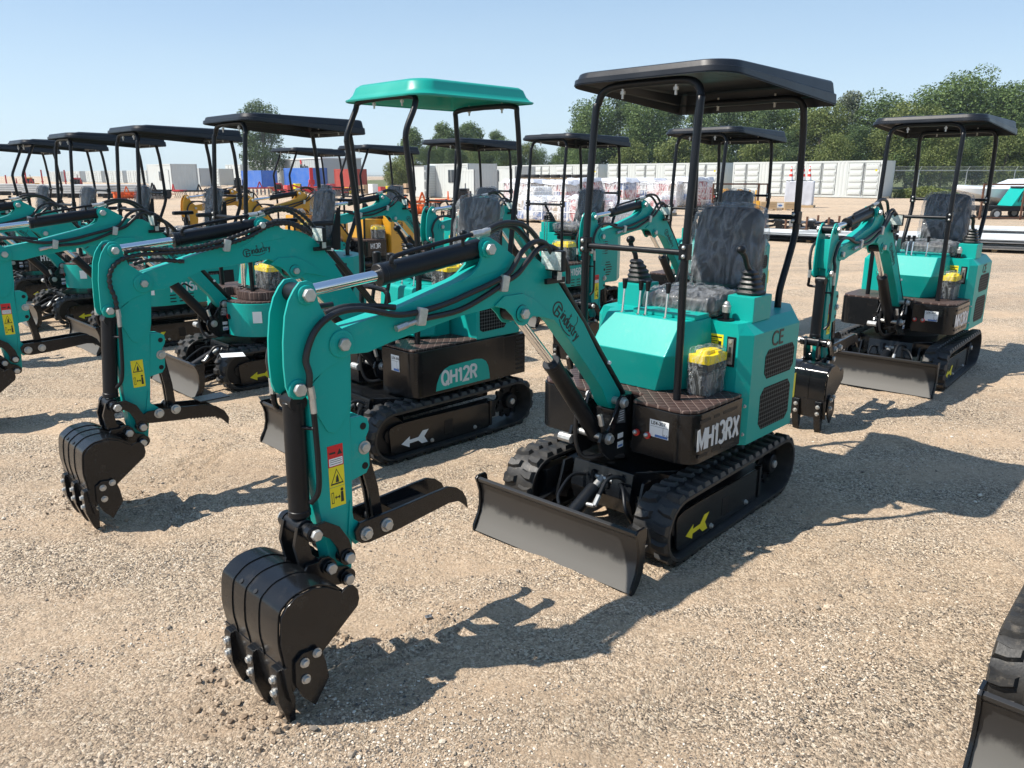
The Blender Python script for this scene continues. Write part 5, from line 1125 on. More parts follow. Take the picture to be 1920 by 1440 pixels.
# ------------------------------------------------------------------ trees
LM = {'mid': island_mat('leaves_mid_green', [(0, (.055, .095, .030)), (.5, (.115, .18, .055)), (1, (.21, .28, .095))], .6, .28), 'dark': island_mat('leaves_dark_green', [(0, (.038, .070, .028)), (.5, (.080, .130, .046)), (1, (.15, .21, .075))], .6, .25),
      'light': island_mat('leaves_yellow_green', [(0, (.07, .10, .026)), (.5, (.15, .19, .052)), (1, (.25, .28, .09))], .6, .3), 'silver': island_mat('leaves_silver_green', [(0, (.07, .09, .05)), (.5, (.15, .18, .11)), (1, (.28, .31, .21))], .5, .25)}
def crown_cloud(h, w, n, seed, kind, leaf):
    r = np.random.default_rng(seed); nb = int(34 * (w / 7) ** .6 + h); blobs = []
    for i in range(nb):
        t = (i + .5) / nb; z = h * (.10 + .86 * t)
        if kind == 'poplar': rad = w * .5 * math.sin(math.pi * min(1, .18 + .82 * t) ** .9) ** .7
        elif kind == 'round': rad = w * .5 * math.sin(math.pi * (.10 + .84 * t)) ** .55
        else: rad = w * .5 * (1 - t * .75) * (1 if t > .1 else .7)
        a = r.random() * 6.28; q = rad * r.random() ** .35 * .85; br = (.10 + .10 * r.random()) * w + .25
        blobs.append((q * math.cos(a), q * math.sin(a), z + (r.random() - .5) * h * .08, br))
    blobs = np.array(blobs); k = r.choice(nb, n, p=blobs[:, 3] ** 2 / (blobs[:, 3] ** 2).sum()); d = r.normal(size=(n, 3)); d /= np.linalg.norm(d, axis=1)[:, None]
    c = blobs[k, :3] + d * (blobs[k, 3] * (.45 + .75 * r.random(n) ** .6))[:, None] * np.array([1, 1, .8])
    nrm = d * .7 + r.normal(size=(n, 3)) * .6 + np.array([0, 0, .35]); nrm /= np.linalg.norm(nrm, axis=1)[:, None]
    t1 = np.cross(nrm, r.normal(size=(n, 3))); t1 /= np.linalg.norm(t1, axis=1)[:, None]; t2 = np.cross(nrm, t1); s = leaf * (.55 + .9 * r.random(n))[:, None]
    bend = nrm * s * .25
    v = np.stack([c - t1 * s, c - t2 * s * .55 + bend, c + t1 * s, c + t2 * s * .55 + bend], 1).reshape(-1, 3); f = np.arange(n * 4).reshape(-1, 4); return v, f, blobs
def make_tree(name, h, w, n, seed, kind, mat, leaf, label):
    root = empty(name, (0, 0, 0), 0, label, 'tree', 'trees beyond the containers'); th = h * .12
    v, f, blobs = crown_cloud(h - th, w, n, seed, kind, leaf); v[:, 2] += th
    o = raw_mesh('crown', v, f, 4, LM[mat]); o.parent = root
    g = G('barkm'); g.cyl((0, 0, -.3), (0, 0, h * .5), h * .016 + .05, h * .007 + .02, 9)
    g.cyl((0, 0, h * .5), (w * .03, 0, h * .9), h * .007 + .02, .02, 7)
    for b in blobs[:: max(1, len(blobs) // 14)]: g.cyl((0, 0, max(.1 * h, th + b[2] * .55)), (b[0], b[1], th + b[2]), .055, .02, 6)
    g.make('trunk', root); return root
WH = ['broad', 'tall', 'slender', 'full', 'ragged', 'leaning']
protos = [make_tree('broadleaf_tree', 13, 8.5, 14000, 11, 'round', 'mid', .16, 'x'), make_tree('broadleaf_tree', 14.5, 8, 14000, 12, 'round', 'dark', .16, 'x'), make_tree('broadleaf_tree', 11, 8, 13000, 13, 'round', 'light', .15, 'x'),
          make_tree('poplar_tree', 14, 6.2, 10000, 14, 'poplar', 'silver', .17, 'x'), make_tree('poplar_tree', 12.5, 5.8, 10000, 15, 'poplar', 'mid', .17, 'x'), make_tree('young_tree', 6.0, 5.0, 7000, 16, 'round', 'light', .13, 'x')]
PH = [13, 14.5, 11, 14, 12.5, 6.0]
def tree_at(u, topv, Y, p, label, used=[]):
    """stand a tree at depth Y in the direction u, tall enough to reach the height seen"""
    x = (u - 960) / 1494 * Y; zt = (1.65 + (329 - topv) / 1494 * Y) * (.93 if Y < 80 else .89); s = zt / PH[p]
    if p not in used: used.append(p); o = protos[p]; o.location = (x, Y, 0); o['label'] = label
    else: o = copytree(protos[p], (x, Y, 0), random.random() * 6.28, label)
    o.rotation_euler = (0, 0, random.random() * 6.28); ws = s * random.uniform(.9, 1.15); o.scale = (ws, ws, s); return o
KN = ['mid green round-crowned tree', 'dark green round-crowned tree', 'yellow-green round-crowned tree', 'silvery tall poplar', 'green narrow poplar', 'low bushy young tree']
front_ = [(1088, 215, 102, 1), (1108, 182, 98, 0), (1160, 170, 100, 1), (1205, 178, 96, 0), (1250, 168, 102, 1), (1305, 172, 98, 4), (1350, 180, 92, 1), (1400, 175, 96, 0), (1445, 188, 90, 1), (1490, 182, 88, 0), (1532, 190, 82, 2),
          (1578, 165, 86, 3), (1635, 172, 84, 0), (1700, 185, 80, 2), (1745, 150, 86, 0), (1795, 128, 84, 0), (1850, 150, 88, 1), (1905, 140, 82, 0), (1955, 150, 84, 1)]
near_ = [(1180, 262, 86, 5), (1262, 252, 84, 5), (1330, 240, 80, 2), (1420, 258, 78, 5), (1475, 235, 82, 1), (1560, 250, 74, 2), (1605, 232, 76, 1), (1665, 228, 74, 2), (1712, 222, 72, 0), (1765, 236, 70, 2), (1825, 232, 72, 1), (1880, 240, 70, 2), (1935, 240, 70, 0)]
mid_ = [(820, 262, 106, 0), (895, 258, 108, 2), (945, 258, 104, 0), (968, 268, 108, 1), (1060, 268, 104, 0), (775, 232, 108, 4), (832, 222, 110, 4), (872, 232, 112, 1), (882, 222, 116, 4), (930, 238, 110, 4), (800, 268, 100, 1), (855, 268, 102, 1), (905, 270, 104, 0), (760, 282, 96, 5), (742, 300, 92, 5), (985, 262, 112, 2), (1010, 276, 120, 0), (1040, 285, 122, 1), (1072, 292, 118, 1), (960, 290, 104, 5), (1095, 250, 92, 0)]
ORD = 'first second third fourth fifth sixth seventh eighth ninth tenth eleventh twelfth thirteenth fourteenth fifteenth sixteenth seventeenth eighteenth nineteenth twentieth twenty-first twenty-second'.split()
mid_.sort(); near_.sort(); front_.sort()
for lst, row in ((near_, 'low front tree row'), (front_, 'tall tree row'), (mid_, 'distant tree stand')):
    for i, (u, tv, Y, p) in enumerate(lst): tree_at(u, tv, Y, p, KN[p] + ', ' + ORD[i] + ' from the left in the ' + row)
tree_at(498, 186, 125, 1, 'lone dense tree standing behind the long grey shed').scale = (.90, .90, .86)
# weeds by the fence
v, f, _ = crown_cloud(1.3, 2.2, 1, 3, 'round', .1)
def weeds():
    n = 5000; r = np.random.default_rng(4); u = r.random(n) * 7 - 1.2; w_ = r.random(n) * 2.4 + 1.0; p = np.array(C0)[None] + np.array(DX)[None] * u[:, None] * .8 + np.array(DY)[None] * w_[:, None] + np.array([1.6, 0, 0])
    h = (.35 + .55 * np.clip(1 - np.abs(u - 1.2) / 4, 0, 1)) * r.random(n); p[:, 2] = h; nr = r.normal(size=(n, 3)); nr[:, 2] += .8; nr /= np.linalg.norm(nr, axis=1)[:, None]; t1 = np.cross(nr, r.normal(size=(n, 3))); t1 /= np.linalg.norm(t1, axis=1)[:, None]; t2 = np.cross(nr, t1); s = .09
    v = np.stack([p - t1 * s, p - t2 * s * .5, p + t1 * s, p + t2 * s * .5], 1).reshape(-1, 3); o = raw_mesh('weeds', v, np.arange(n * 4).reshape(-1, 4), 4, LM['light']); tag(o, 'bright green weeds along the foot of the chain-link fence', 'weeds', kind='stuff')
weeds()

# ------------------------------------------------------------------ containers and cabins
RZ = math.atan2(DX.y, DX.x)
def corr(g, x0, x1, y, z0, z1, out, n, axis='x', amp=.03):
    """vertical pressed ribs between x0 and x1 standing proud of the wall at y"""
    w_ = (x1 - x0) / n
    for i in range(n):
        a = x0 + w_ * i; q = [(a, y), (a + w_ * .22, y + out * amp), (a + w_ * .55, y + out * amp), (a + w_ * .77, y)]
        if axis == 'y': q = [(yy, xx) for xx, yy in q]
        g.xy(q, z0, z1, 0)
def container(L_, W_=2.44, H_=2.72, body='cwhite', end='cwhite', doors=4, label='', group=None, name='shipping_container', loc=None, windows=0, text=None, cat='container'):
    r = empty(name, loc, RZ, label, cat, group)
    g = G(body, 'gasket'); g.box(0, L_, .03, W_, .12, H_ - .03, 0)
    for x in (0, L_ - .12): g.box(x, x + .12, 0, .14, 0.0, H_, .005).box(x, x + .12, W_ - .14, W_ + .001, 0.0, H_, .005)
    g.box(.12, L_ - .12, .005, .12, H_ - .14, H_ - .005, .004).box(.12, L_ - .12, .005, .12, .04, .20, .004)
    corr(g, .12, W_ - .14, L_ - .002, .2, H_ - .12, 1, 8, 'y'); corr(g, .12, W_ - .14, .002, .2, H_ - .12, -1, 8, 'y')
    g.box(L_ - .02, L_ + .02, .12, W_ - .12, H_ - .12, H_ - .006, 0)
    if doors:
        pw = 2.30; gap = (L_ - .24 - doors * pw) / (doors - 1 if doors > 1 else 1); xs = [.12 + k * (pw + gap) for k in range(doors)]
        for k in range(doors - 1): corr(g, xs[k] + pw + .03, xs[k + 1] - .03, .03, .2, H_ - .14, -1, 3)
    elif not windows: corr(g, .14, L_ - .14, .03, .2, H_ - .14, -1, int(L_ / .33))
    else: corr(g, .14, L_ * .42, .03, .2, H_ - .14, -1, 6)
    g.make('container_body', r, .5)
    if doors:
        dm = None
        for x0 in xs:
            for k in (0, 1):
                if dm is None:
                    g = G(body, 'gasket', 'galv'); w_ = pw / 2 - .02; g.use(1).box(0, w_, .006, .03, .21, H_ - .15, 0); g.use(0).box(.025, w_ - .025, -.012, .010, .235, H_ - .175, 0)
                    hh = (H_ - .42) / 5
                    for j in range(5): g.box(.10, w_ - .14, -.045, -.012, .26 + j * hh, .26 + j * hh + hh * .66, .02)
                    g.use(2).cyl((w_ - .07, -.04, .2), (w_ - .07, -.04, H_ - .15), .018, seg=6); g.use(1).box(.02, .05, -.03, -.01, .6, .7, 0).box(.02, .05, -.03, -.01, 1.8, 1.9, 0); g.use(0).box(w_ - .16, w_ - .02, -.06, -.04, 1.25, 1.31, 0)
                    dm = g.make('side_door', r, .5).data; bpy.data.objects.remove(bpy.data.objects[[o.name for o in r.children if o.data is dm][0]])
                o = bpy.data.objects.new('side_door', dm); COL.objects.link(o); o.parent = r; o.location = (x0 + (0.01 if k == 0 else pw / 2 + .01), 0, 0)
                if k == 1: o.scale = (-1, 1, 1); o.location.x = x0 + pw - .01
    if windows:
        for k in range(windows):
            x = L_ * (.50 + .2 * k); g = G('glass', 'cgrey'); g.box(x, x + .7, -.012, .028, 1.15, 2.05, 0); g.use(1).box(x + .33, x + .36, -.02, -.012, 1.15, 2.05, 0); g.make('window', r)
        g = G(body, 'galv', 'gasket'); g.use(2).box(L_ * .78 - .02, L_ * .78 + .87, .0, .03, .15, 2.22, 0); g.use(0).box(L_ * .78, L_ * .78 + .85, -.02, .0, .18, 2.2, .004); g.use(1).ball((L_ * .78 + .76, -.05, 1.15), .04); g.make('door', r)
    if text:
        text_mesh(text, .20, (L_ - 1.35, -.0135, H_ - .42), (1, 0, 0), (0, 0, 1), .002, 'gasket', 'container_number', r)
        g = G('battlid'); g.box(L_ - .45, L_ - .30, -.015, -.0125, 1.95, 2.15, 0); g.make('hazard_sticker', r, 0)
    return r
CG = 'white side-door containers along the far edge of the yard'
ln = 12.2
c1 = container(ln, loc=C0 - DX * ln, label='white side-door container nearest, its grey end wall beside the chain-link fence', group=CG, text='MWFU 4013107')
copytree(c1, C0 - DX * (13.56 + ln), label='white side-door container second from the fence, left of the dark gap')
copytree(c1, C0 - DX * (26.95 + ln), label='white side-door container third from the fence, behind the plastic-wrapped pallets')
for k, s_ in enumerate((150, 165, 180, 197, 214)):
    copytree(c1, C0 - DX * (s_ + ln), label='distant white side-door container, ' + ORD[k] + ' leftwards from the white site cabin')
def rc(u, Y, L_): p = Vector(((u - 960) / 1494 * Y, Y, 0)); return p - DX * L_
container(6.8, 2.75, 2.81, 'cwhite', doors=0, windows=1, label='white site cabin with window and door and a grey corrugated end, left background', name='site_cabin', cat='cabin', loc=rc(321, 82, 6.8))
container(6.06, body='cgrey', doors=0, label='grey container seen by its end wall right of the white site cabin', loc=rc(374, 120, 6.06))
container(2.6, body='cwhite', doors=1, label='white container with door ribs between grey end walls left of the blue containers', loc=rc(411, 130, 2.6))
container(6.06, 2.3, 2.30, 'cblue', doors=0, label='blue corrugated container with black machinery in front, left of the two', loc=rc(490, 106, 6.06))
container(7.3, 2.44, 2.62, 'cblue', doors=0, label='scuffed bright blue container with dark blue end beside the red container', loc=rc(583, 104, 7.3))
container(3.6, 2.6, 2.45, 'cred', doors=0, label='red corrugated container standing alone in front of the grass', loc=rc(655, 100, 3.6))
container(6.0, 2.44, 3.5, 'cwhite', doors=2, label='white doors of a high container at the left end of the grey shed', loc=rc(452, 138, 6.0))
A1 = container(4.5, 2.9, 2.50, 'cwhite', doors=0, windows=1, label='white cabin with dark window and grey end, behind the green-roofed excavator', name='site_cabin', cat='cabin', loc=rc(877, 58, 4.5))
container(1.5, 2.3, 2.05, 'cwhite', doors=0, label='low white box cabin with corrugated grey end in front of the windowed cabin', name='storage_box', cat='cabin', loc=rc(888, 54, 1.5))
container(5.5, 2.6, 2.45, 'cwhite', doors=0, windows=1, label='white cabin with sliding window right of the other cabins', name='site_cabin', cat='cabin', loc=rc(965, 70, 5.5))
container(6.5, 2.44, 2.6, 'cwhite', doors=0, label='white flat-topped cabin at the back of the cabin group', name='site_cabin', cat='cabin', loc=rc(1090, 84, 6.5))
b = empty('storage_cabin', rc(795, 60, 1.5), RZ, 'grey-doored steel cabin with white side panel, left of the white cabins', 'cabin')
g = G('cwhite', 'gasket', 'cgrey', 'white'); g.box(0, 1.5, 0, 1.9, .08, 2.38, .02); g.use(1).box(0, 1.5, -.01, 0, 2.30, 2.38, 0); g.make('cabin_body', b)
g = G('cgrey', 'white', 'gasket'); g.box(1.5, 1.54, .06, 1.84, .12, 2.3, .01); [g.use(1).box(1.54, 1.58, yy, yy + .12, zz, zz + .14, .005) for yy in (.0, 1.78) for zz in (.5, 1.2, 1.9)]
for k in range(1, 12): g.use(2).box(1.54, 1.543, .1, 1.8, .15 + .18 * k, .16 + .18 * k, 0)
g.make('door', b)
# long grey shed with lettering
sh = Vector((-26.9, 113, 0)); dr = Vector((-.56, .83, 0)).normalized(); rz = math.atan2(-dr.y, -dr.x)
b = empty('long_shed', sh + dr * 40, rz, 'long pale grey metal shed with dark lettering near its right end', 'shed')
g = G('cgrey', 'white', 'gasket'); g.box(0, 40, 0, 6, 0, 4.0, 0); g.use(1).box(-.1, 40.1, -.1, 6.1, 3.96, 4.12, 0)
for k in range(40): g.use(0).box(k + .1, k + .16, -.03, 0, 0, 3.9, 0)
g.make('shed_body', b)
text_mesh('MinStar', 1.15, (31.0, -.05, 2.45), (1, 0, 0), (0, 0, 1), .01, 'ink', 'shed_name', b, bold=.02)
g = G('red'); g.ball((31.6, -.08, 3.55), .22, (1, .2, 1)); [g.cyl((31.6, -.08, 3.55), (31.6 + .4 * math.cos(a), -.08, 3.55 + .4 * math.sin(a)), .05, seg=5) for a in (0.4, 1.2, 1.9, 2.7, 3.8, 5.6)]; g.make('red_emblem', b)

# fence
def wire_mat():
    m, nt, b = newmat('chain_link_wire'); L = nt.links; tc = N(nt, 'ShaderNodeTexCoord'); sp = N(nt, 'ShaderNodeSeparateXYZ'); L.new(tc.outputs['Object'], sp.inputs[0]); ds = []
    for op in ('ADD', 'SUBTRACT'):
        a = N(nt, 'ShaderNodeMath', operation=op); L.new(sp.outputs[0], a.inputs[0]); L.new(sp.outputs[2], a.inputs[1]); s = N(nt, 'ShaderNodeMath', operation='MULTIPLY'); s.inputs[1].default_value = 11; L.new(a.outputs[0], s.inputs[0]); f = N(nt, 'ShaderNodeMath', operation='FRACT'); L.new(s.outputs[0], f.inputs[0]); ds.append(f)
    mn = N(nt, 'ShaderNodeMath', operation='MINIMUM'); L.new(ds[0].outputs[0], mn.inputs[0]); L.new(ds[1].outputs[0], mn.inputs[1]); lt = N(nt, 'ShaderNodeMath', operation='LESS_THAN'); lt.inputs[1].default_value = .10; L.new(mn.outputs[0], lt.inputs[0])
    tr = N(nt, 'ShaderNodeBsdfTransparent'); mx = N(nt, 'ShaderNodeMixShader'); L.new(lt.outputs[0], mx.inputs[0]); L.new(tr.outputs[0], mx.inputs[1]); L.new(b.outputs[0], mx.inputs[2]); L.new(mx.outputs[0], nt.nodes['Material Output'].inputs[0]); b.inputs['Base Color'].default_value = (.28, .31, .31, 1); b.inputs['Roughness'].default_value = .5; return m
MT['wire'] = wire_mat()
def fence(p, rz, n, sp, label, H=2.0):
    r = empty('chain_link_fence', p, rz, label, 'fence')
    for i in range(n + 1):
        g = G('galv'); g.cyl((i * sp, 0, 0), (i * sp, 0, H), .035, seg=8).cyl((i * sp, 0, H), (i * sp + .12, -.12, H + .32), .02, seg=6); g.make('fence_post', r)
    g = G('galv'); g.cyl((0, 0, H), (n * sp, 0, H), .028, seg=8); g.make('top_rail', r)
    for k in range(3): g = G('galv'); g.cyl((0, -.04 * (k + 1), H + .1 * (k + 1)), (n * sp, -.04 * (k + 1), H + .1 * (k + 1)), .007, seg=4); g.make('barbed_wire', r)
    g = G('wire'); g.quads([(0, .04, .03), (n * sp, .04, .03), (n * sp, .04, H), (0, .04, H)], [(0, 1, 2, 3)]); g.make('wire_mesh', r, 0); return r
fence((27.3, 60.6, 0), R(-1), 12, 3.6, 'galvanised chain-link fence with barbed wire on angled arms behind the boat')
fence((-21.5, 103, 0), R(5), 5, 2.6, 'low chain-link gate section in front of the grass right of the red container', 1.7)

# ------------------------------------------------------------------ goods on the yard
def wrapped_pallet(w_, d_, h_, seed, tarp=True, label='x', loc=(0, 0, 0), rz=RZ):
    r = empty('wrapped_pallet', loc, rz, label, 'pallet', 'plastic-wrapped pallets of goods'); rr_ = random.Random(seed)
    g = G('wood')
    for k in range(5): g.box(-w_ / 2, w_ / 2, -d_ / 2 + k * (d_ - .1) / 4, -d_ / 2 + .1 + k * (d_ - .1) / 4, .10, .12, 0)
    for k in range(3): g.box(-w_ / 2 + k * (w_ - .1) / 2, -w_ / 2 + .1 + k * (w_ - .1) / 2, -d_ / 2, d_ / 2, 0, .10, 0)
    g.make('pallet_base', r)
    ms = ['redbox', 'bluebox', 'card', 'white', 'redbox', 'white']; g = G(*ms); nx = max(2, int(w_ / .42)); nz = max(2, int(h_ / .34))
    for i in range(nx):
        for j in range(nz):
            g.use(rr_.randrange(6)).box(-w_ / 2 + .04 + i * (w_ - .08) / nx, -w_ / 2 + .03 + (i + .96) * (w_ - .08) / nx, -d_ / 2 + .05, d_ / 2 - .05, .12 + j * (h_ - .16) / nz, .12 + (j + .95) * (h_ - .16) / nz, 0)
    g.make('cartons', r)
    g = G('filmw'); soft_slab(g, (0, 0, .1 + h_ / 2), (1, 0, 0), (0, 1, 0), (0, 0, 1), w_ * 1.06, d_ * 1.08, h_ * 1.02, .05, nu=16, dome=.02); o = g.make('plastic_wrap', r, 0); wrinkle(o.data, .05, 3, seed); o.data.polygons.foreach_set('use_smooth', [True] * len(o.data.polygons))
    g = G('white')
    for i in range(nx + 1): g.box(-w_ / 2 - .045 + i * w_ / nx, -w_ / 2 - .02 + i * w_ / nx, -d_ / 2 - .062, -d_ / 2 - .052, .15, h_ - .02, 0)
    for j in range(1, nz + 1): g.box(-w_ / 2 - .04, w_ / 2 + .02, -d_ / 2 - .066, -d_ / 2 - .056, .1 + j * h_ / nz - .1, .1 + j * h_ / nz - .075, 0)
    g.make('strapping', r)
    if tarp:
        g = G('tarp'); n = 14; vs = []
        for i in range(n + 1):
            for j in range(n + 1):
                x = (-.56 + 1.12 * i / n) * w_; y = (-.56 + 1.12 * j / n) * d_; e = max(abs(x) / w_, abs(y) / d_); z = h_ + .15 + .10 * noise.noise(Vector((x * 2, y * 2, seed))) - (max(0, e - .5) * 3.5)
                vs.append((x, y, z))
        fs = [(i * (n + 1) + j, (i + 1) * (n + 1) + j, (i + 1) * (n + 1) + j + 1, i * (n + 1) + j + 1) for i in range(n) for j in range(n)]
        g.quads(vs, fs); g.make('tarp', r, 1.5)
    return r
WP = [(985, 388, 2.3, 1.3, 1), (1045, 389, 2.2, 1.25, 1), (1100, 388, 2.0, 1.35, 1), (1150, 388, 2.2, 1.35, 1), (1205, 387, 2.2, 1.35, 1), (1250, 389, 1.9, 1.25, 0), (1298, 389, 1.9, 1.4, 1), (1010, 416, 1.5, .80, 0), (1062, 418, 1.5, .80, 0), (1115, 424, 1.3, .9, 0), (1150, 424, 1.0, .7, 0), (1232, 404, 1.2, .7, 0), (1000, 398, 1.4, 1.0, 0)]
WL = ['under a pale tarp, leftmost of the back row', 'under a pale tarp, second from the left of the back row', 'under a tarp, behind the H16R excavator\'s seat', 'under a tarp, right behind the H16R excavator', 'under a tarp, left of the front excavator\'s seat post', 'wrapped without tarp near the red engine', 'under a tarp, rightmost, beside the red engine', 'low red and white cartons on the front row, leftmost', 'low red and white cartons on the front row, second', 'low cartons behind the H16R excavator\'s lever', 'small cartons just right of the H16R excavator\'s seat', 'small cartons behind the teal boom with work lamp', 'low cartons in front of the back row\'s left end']
for i, (u, v_, w_, h_, tp) in enumerate(WP):
    p = gp(u, v_); wrapped_pallet(w_, 1.2, h_, i + 1, bool(tp), 'plastic-wrapped pallet ' + WL[i], p, rz=RZ + (.05 if i % 2 else -.04) + (1.57 if i in (2, 6) else 0))
# tyres on a plank rack
b = empty('plank_rack', gp(1040, 378), R(-6), 'low rack of planks carrying a row of black tyres', 'rack'); g = G('wood'); g.box(-2.6, 2.6, -.4, .4, 1.42, 1.5, .01); g.make('deck', b)
for x in (-2.3, 0, 2.3): g = G('rust'); g.box(x - .05, x + .05, -.35, .35, 0, 1.42, .005); g.make('leg', b)
ty = None; o0 = gp(1040, 378)
for k in range(7):
    if ty is None:
        g = G('tyre', 'galv'); g.rings([[(math.cos(a) * r_, math.sin(a) * r_, z) for a in [2 * math.pi * i / 20 for i in range(20)]] for r_, z in ((.18, 0), (.30, 0), (.34, .04), (.34, .17), (.30, .21), (.18, .21), (.18, 0))], False, False); ty = g.make('tyre', None, 1.0); tag(ty, 'black tyre lying in the row above the wrapped pallets', 'tyre', 'tyres lying in a row on the rack'); c = ty
    else: c = ty.copy(); COL.objects.link(c)
    c.location = (o0.x - 2.0 + .68 * k, o0.y + .2 - .07 * k, 1.505)
# cones on tall wrapped stacks
def cone(p, label):
    g = G('cone_o', 'white', 'ink'); g.use(2).box(-.17, .17, -.17, .17, 0, .03, .005); zs = [(.03, 1), (.22, 0), (.36, 1), (.48, 0), (.62, 1), (.70, 0), (.76, 0)]; 
    for (z0, m_), (z1, _) in zip(zs, zs[1:]): g.use(m_).cyl((0, 0, z0), (0, 0, z1), .14 * (1 - z0 / .9), .14 * (1 - z1 / .9), 16)
    o = g.make('traffic_cone'); o.location = p; tag(o, label, 'cone', 'red and white traffic cones')
for i, (u, v_, lab) in enumerate(((1482, 388, 'left'), (1511, 389, 'right'))):
    p = gp(u, v_); b = empty('wrapped_cone_stack', p, RZ + .3, 'tall shrink-wrapped stack on a small pallet, ' + lab + ' one of the pair before the containers', 'pallet', 'tall shrink-wrapped stacks')
    g = G('wood'); g.box(-.42, .42, -.35, .35, 0, .12, .01); g.make('pallet_base', b); g = G('tarp', 'white'); g.box(-.31, .31, -.25, .25, .12, 1.36, .05); g.make('wrapped_goods', b)
    o = b.children[-1]; bm_ = bmesh.new(); bm_.from_mesh(o.data); bmesh.ops.subdivide_edges(bm_, edges=bm_.edges, cuts=7, use_grid_fill=True); bm_.normal_update(); bm_.to_mesh(o.data); bm_.free(); wrinkle(o.data, .022, 5, i)
    cone(p + Vector((-.12 if i == 0 else .02, 0, 1.37)), 'red and white cone on top of the ' + lab + ' shrink-wrapped stack')
    if i == 1: cone(p + Vector((-.26, .1, 1.37)), 'red and white cone behind the seat post, on the right stack')
# crates
def crate(u, v_, w_, h_, label, sticker=False):
    p = gp(u, v_); b = empty('wooden_crate', p, RZ + .6, label, 'crate', 'pale wooden crates'); g = G('wood', 'white', 'bluebox')
    for z in range(3): g.box(-w_ / 2, w_ / 2, -.3, .3, .06 + z * (h_ - .06) / 3, .05 + (z + 1) * (h_ - .06) / 3, .006)
    g.box(-w_ / 2, -w_ / 2 + .1, -.3, .3, 0, .06, 0).box(w_ / 2 - .1, w_ / 2, -.3, .3, 0, .06, 0); g.make('crate_body', b)
    if sticker: g = G('white', 'bluebox'); g.box(-w_ / 2 + .04, w_ / 2 - .04, -.312, -.302, .1, h_ - .04, 0); g.use(1).ball((0, -.31, h_ * .55), h_ * .2, (1.6, .05, .8)); g.make('crate_label', b)
crate(1440, 394, .75, .42, 'pale wooden crate, left one beside the yellow attachments'); crate(1461, 393, .55, .38, 'wooden crate with white and blue label', True); crate(1480, 394, .5, .40, 'pale wooden crate in front of the shrink-wrapped stacks')
# low sheet stacks
def sheets(p, rz, L_, W_, n, seed, label):
    b = empty('sheet_stack', p, rz, label, 'sheets', 'stacks of coated sheets'); rr_ = random.Random(seed); g = G('sheet', 'satin', 'wood', 'steel')
    for x in (-.35, 0, .35): g.use(2).box(L_ * x - .05, L_ * x + .05, -W_ / 2, W_ / 2, 0, .07, 0)
    for k in range(n * 2):
        y0 = -W_ / 2 + rr_.uniform(-.2, .2); z = .07 + k * .021; x0 = -L_ / 2 + rr_.uniform(-.25, .25); g.use(0 if rr_.random() < .72 else (1 if rr_.random() < .5 else 3)); g.box(x0, x0 + L_ * rr_.uniform(.85, 1.05), y0, y0 + W_, z, z + .012, .001)
        for j in range(6): yy = y0 + W_ * (j + .5) / 6; g.box(x0, x0 + L_ * .85, yy - .02, yy + .02, z + .010, z + .020, .001)
    g.make('sheets', b)
sheets(gp(1530, 452), R(-38), 3.6, 1.3, 4, 1, 'flat white sheets on the ground left of the standing-alone excavator'); sheets(gp(1640, 455), R(-38), 3.4, 1.3, 4, 2, 'flat white sheets behind the arm of the right excavator')
sheets(gp(1740, 462), R(-30), 3.4, 1.2, 5, 3, 'white sheets behind the seat of the right excavator'); sheets(gp(1860, 468), R(-28), 4.6, 1.5, 6, 4, 'stack of white and dark sheets at the right edge'); sheets(gp(1960, 452), R(-28), 4.0, 1.4, 6, 5, 'white and grey sheets behind the right-edge stack')
# rack of black steel parts between brown stakes
b = empty('parts_rack', gp(1500, 438), R(-38), 'brown staked rack filled with black steel parts', 'rack')
g = G('rust')
for i in range(8):
    for y in (-.5, .5): g.box(-2.1 + .6 * i, -2.05 + .6 * i, y - .025, y + .025, 0, .52 + .05 * ((i * 3) % 3), 0)
g.box(-2.2, 2.25, -.55, -.48, .03, .10, 0).box(-2.2, 2.25, .48, .55, .03, .10, 0); g.make('stakes', b)
for k in range(16):
    g = G('black' if k % 4 else 'steel'); x = -1.9 + (k % 8) * .52 + random.uniform(-.1, .1); z = .14 + .14 * (k // 8); g.tube([(x - .25, -.45, z), (x - .05, -.1, z + .05), (x + .1, .2, z + .08), (x + .35, .46, z)], .035, raw=True); g.ball((x + .1, .2, z + .1), .09, (1.4, .7, .7)).box(x - .32, x - .12, -.52, -.40, z - .06, z + .12, .01); g.make('steel_part', b)
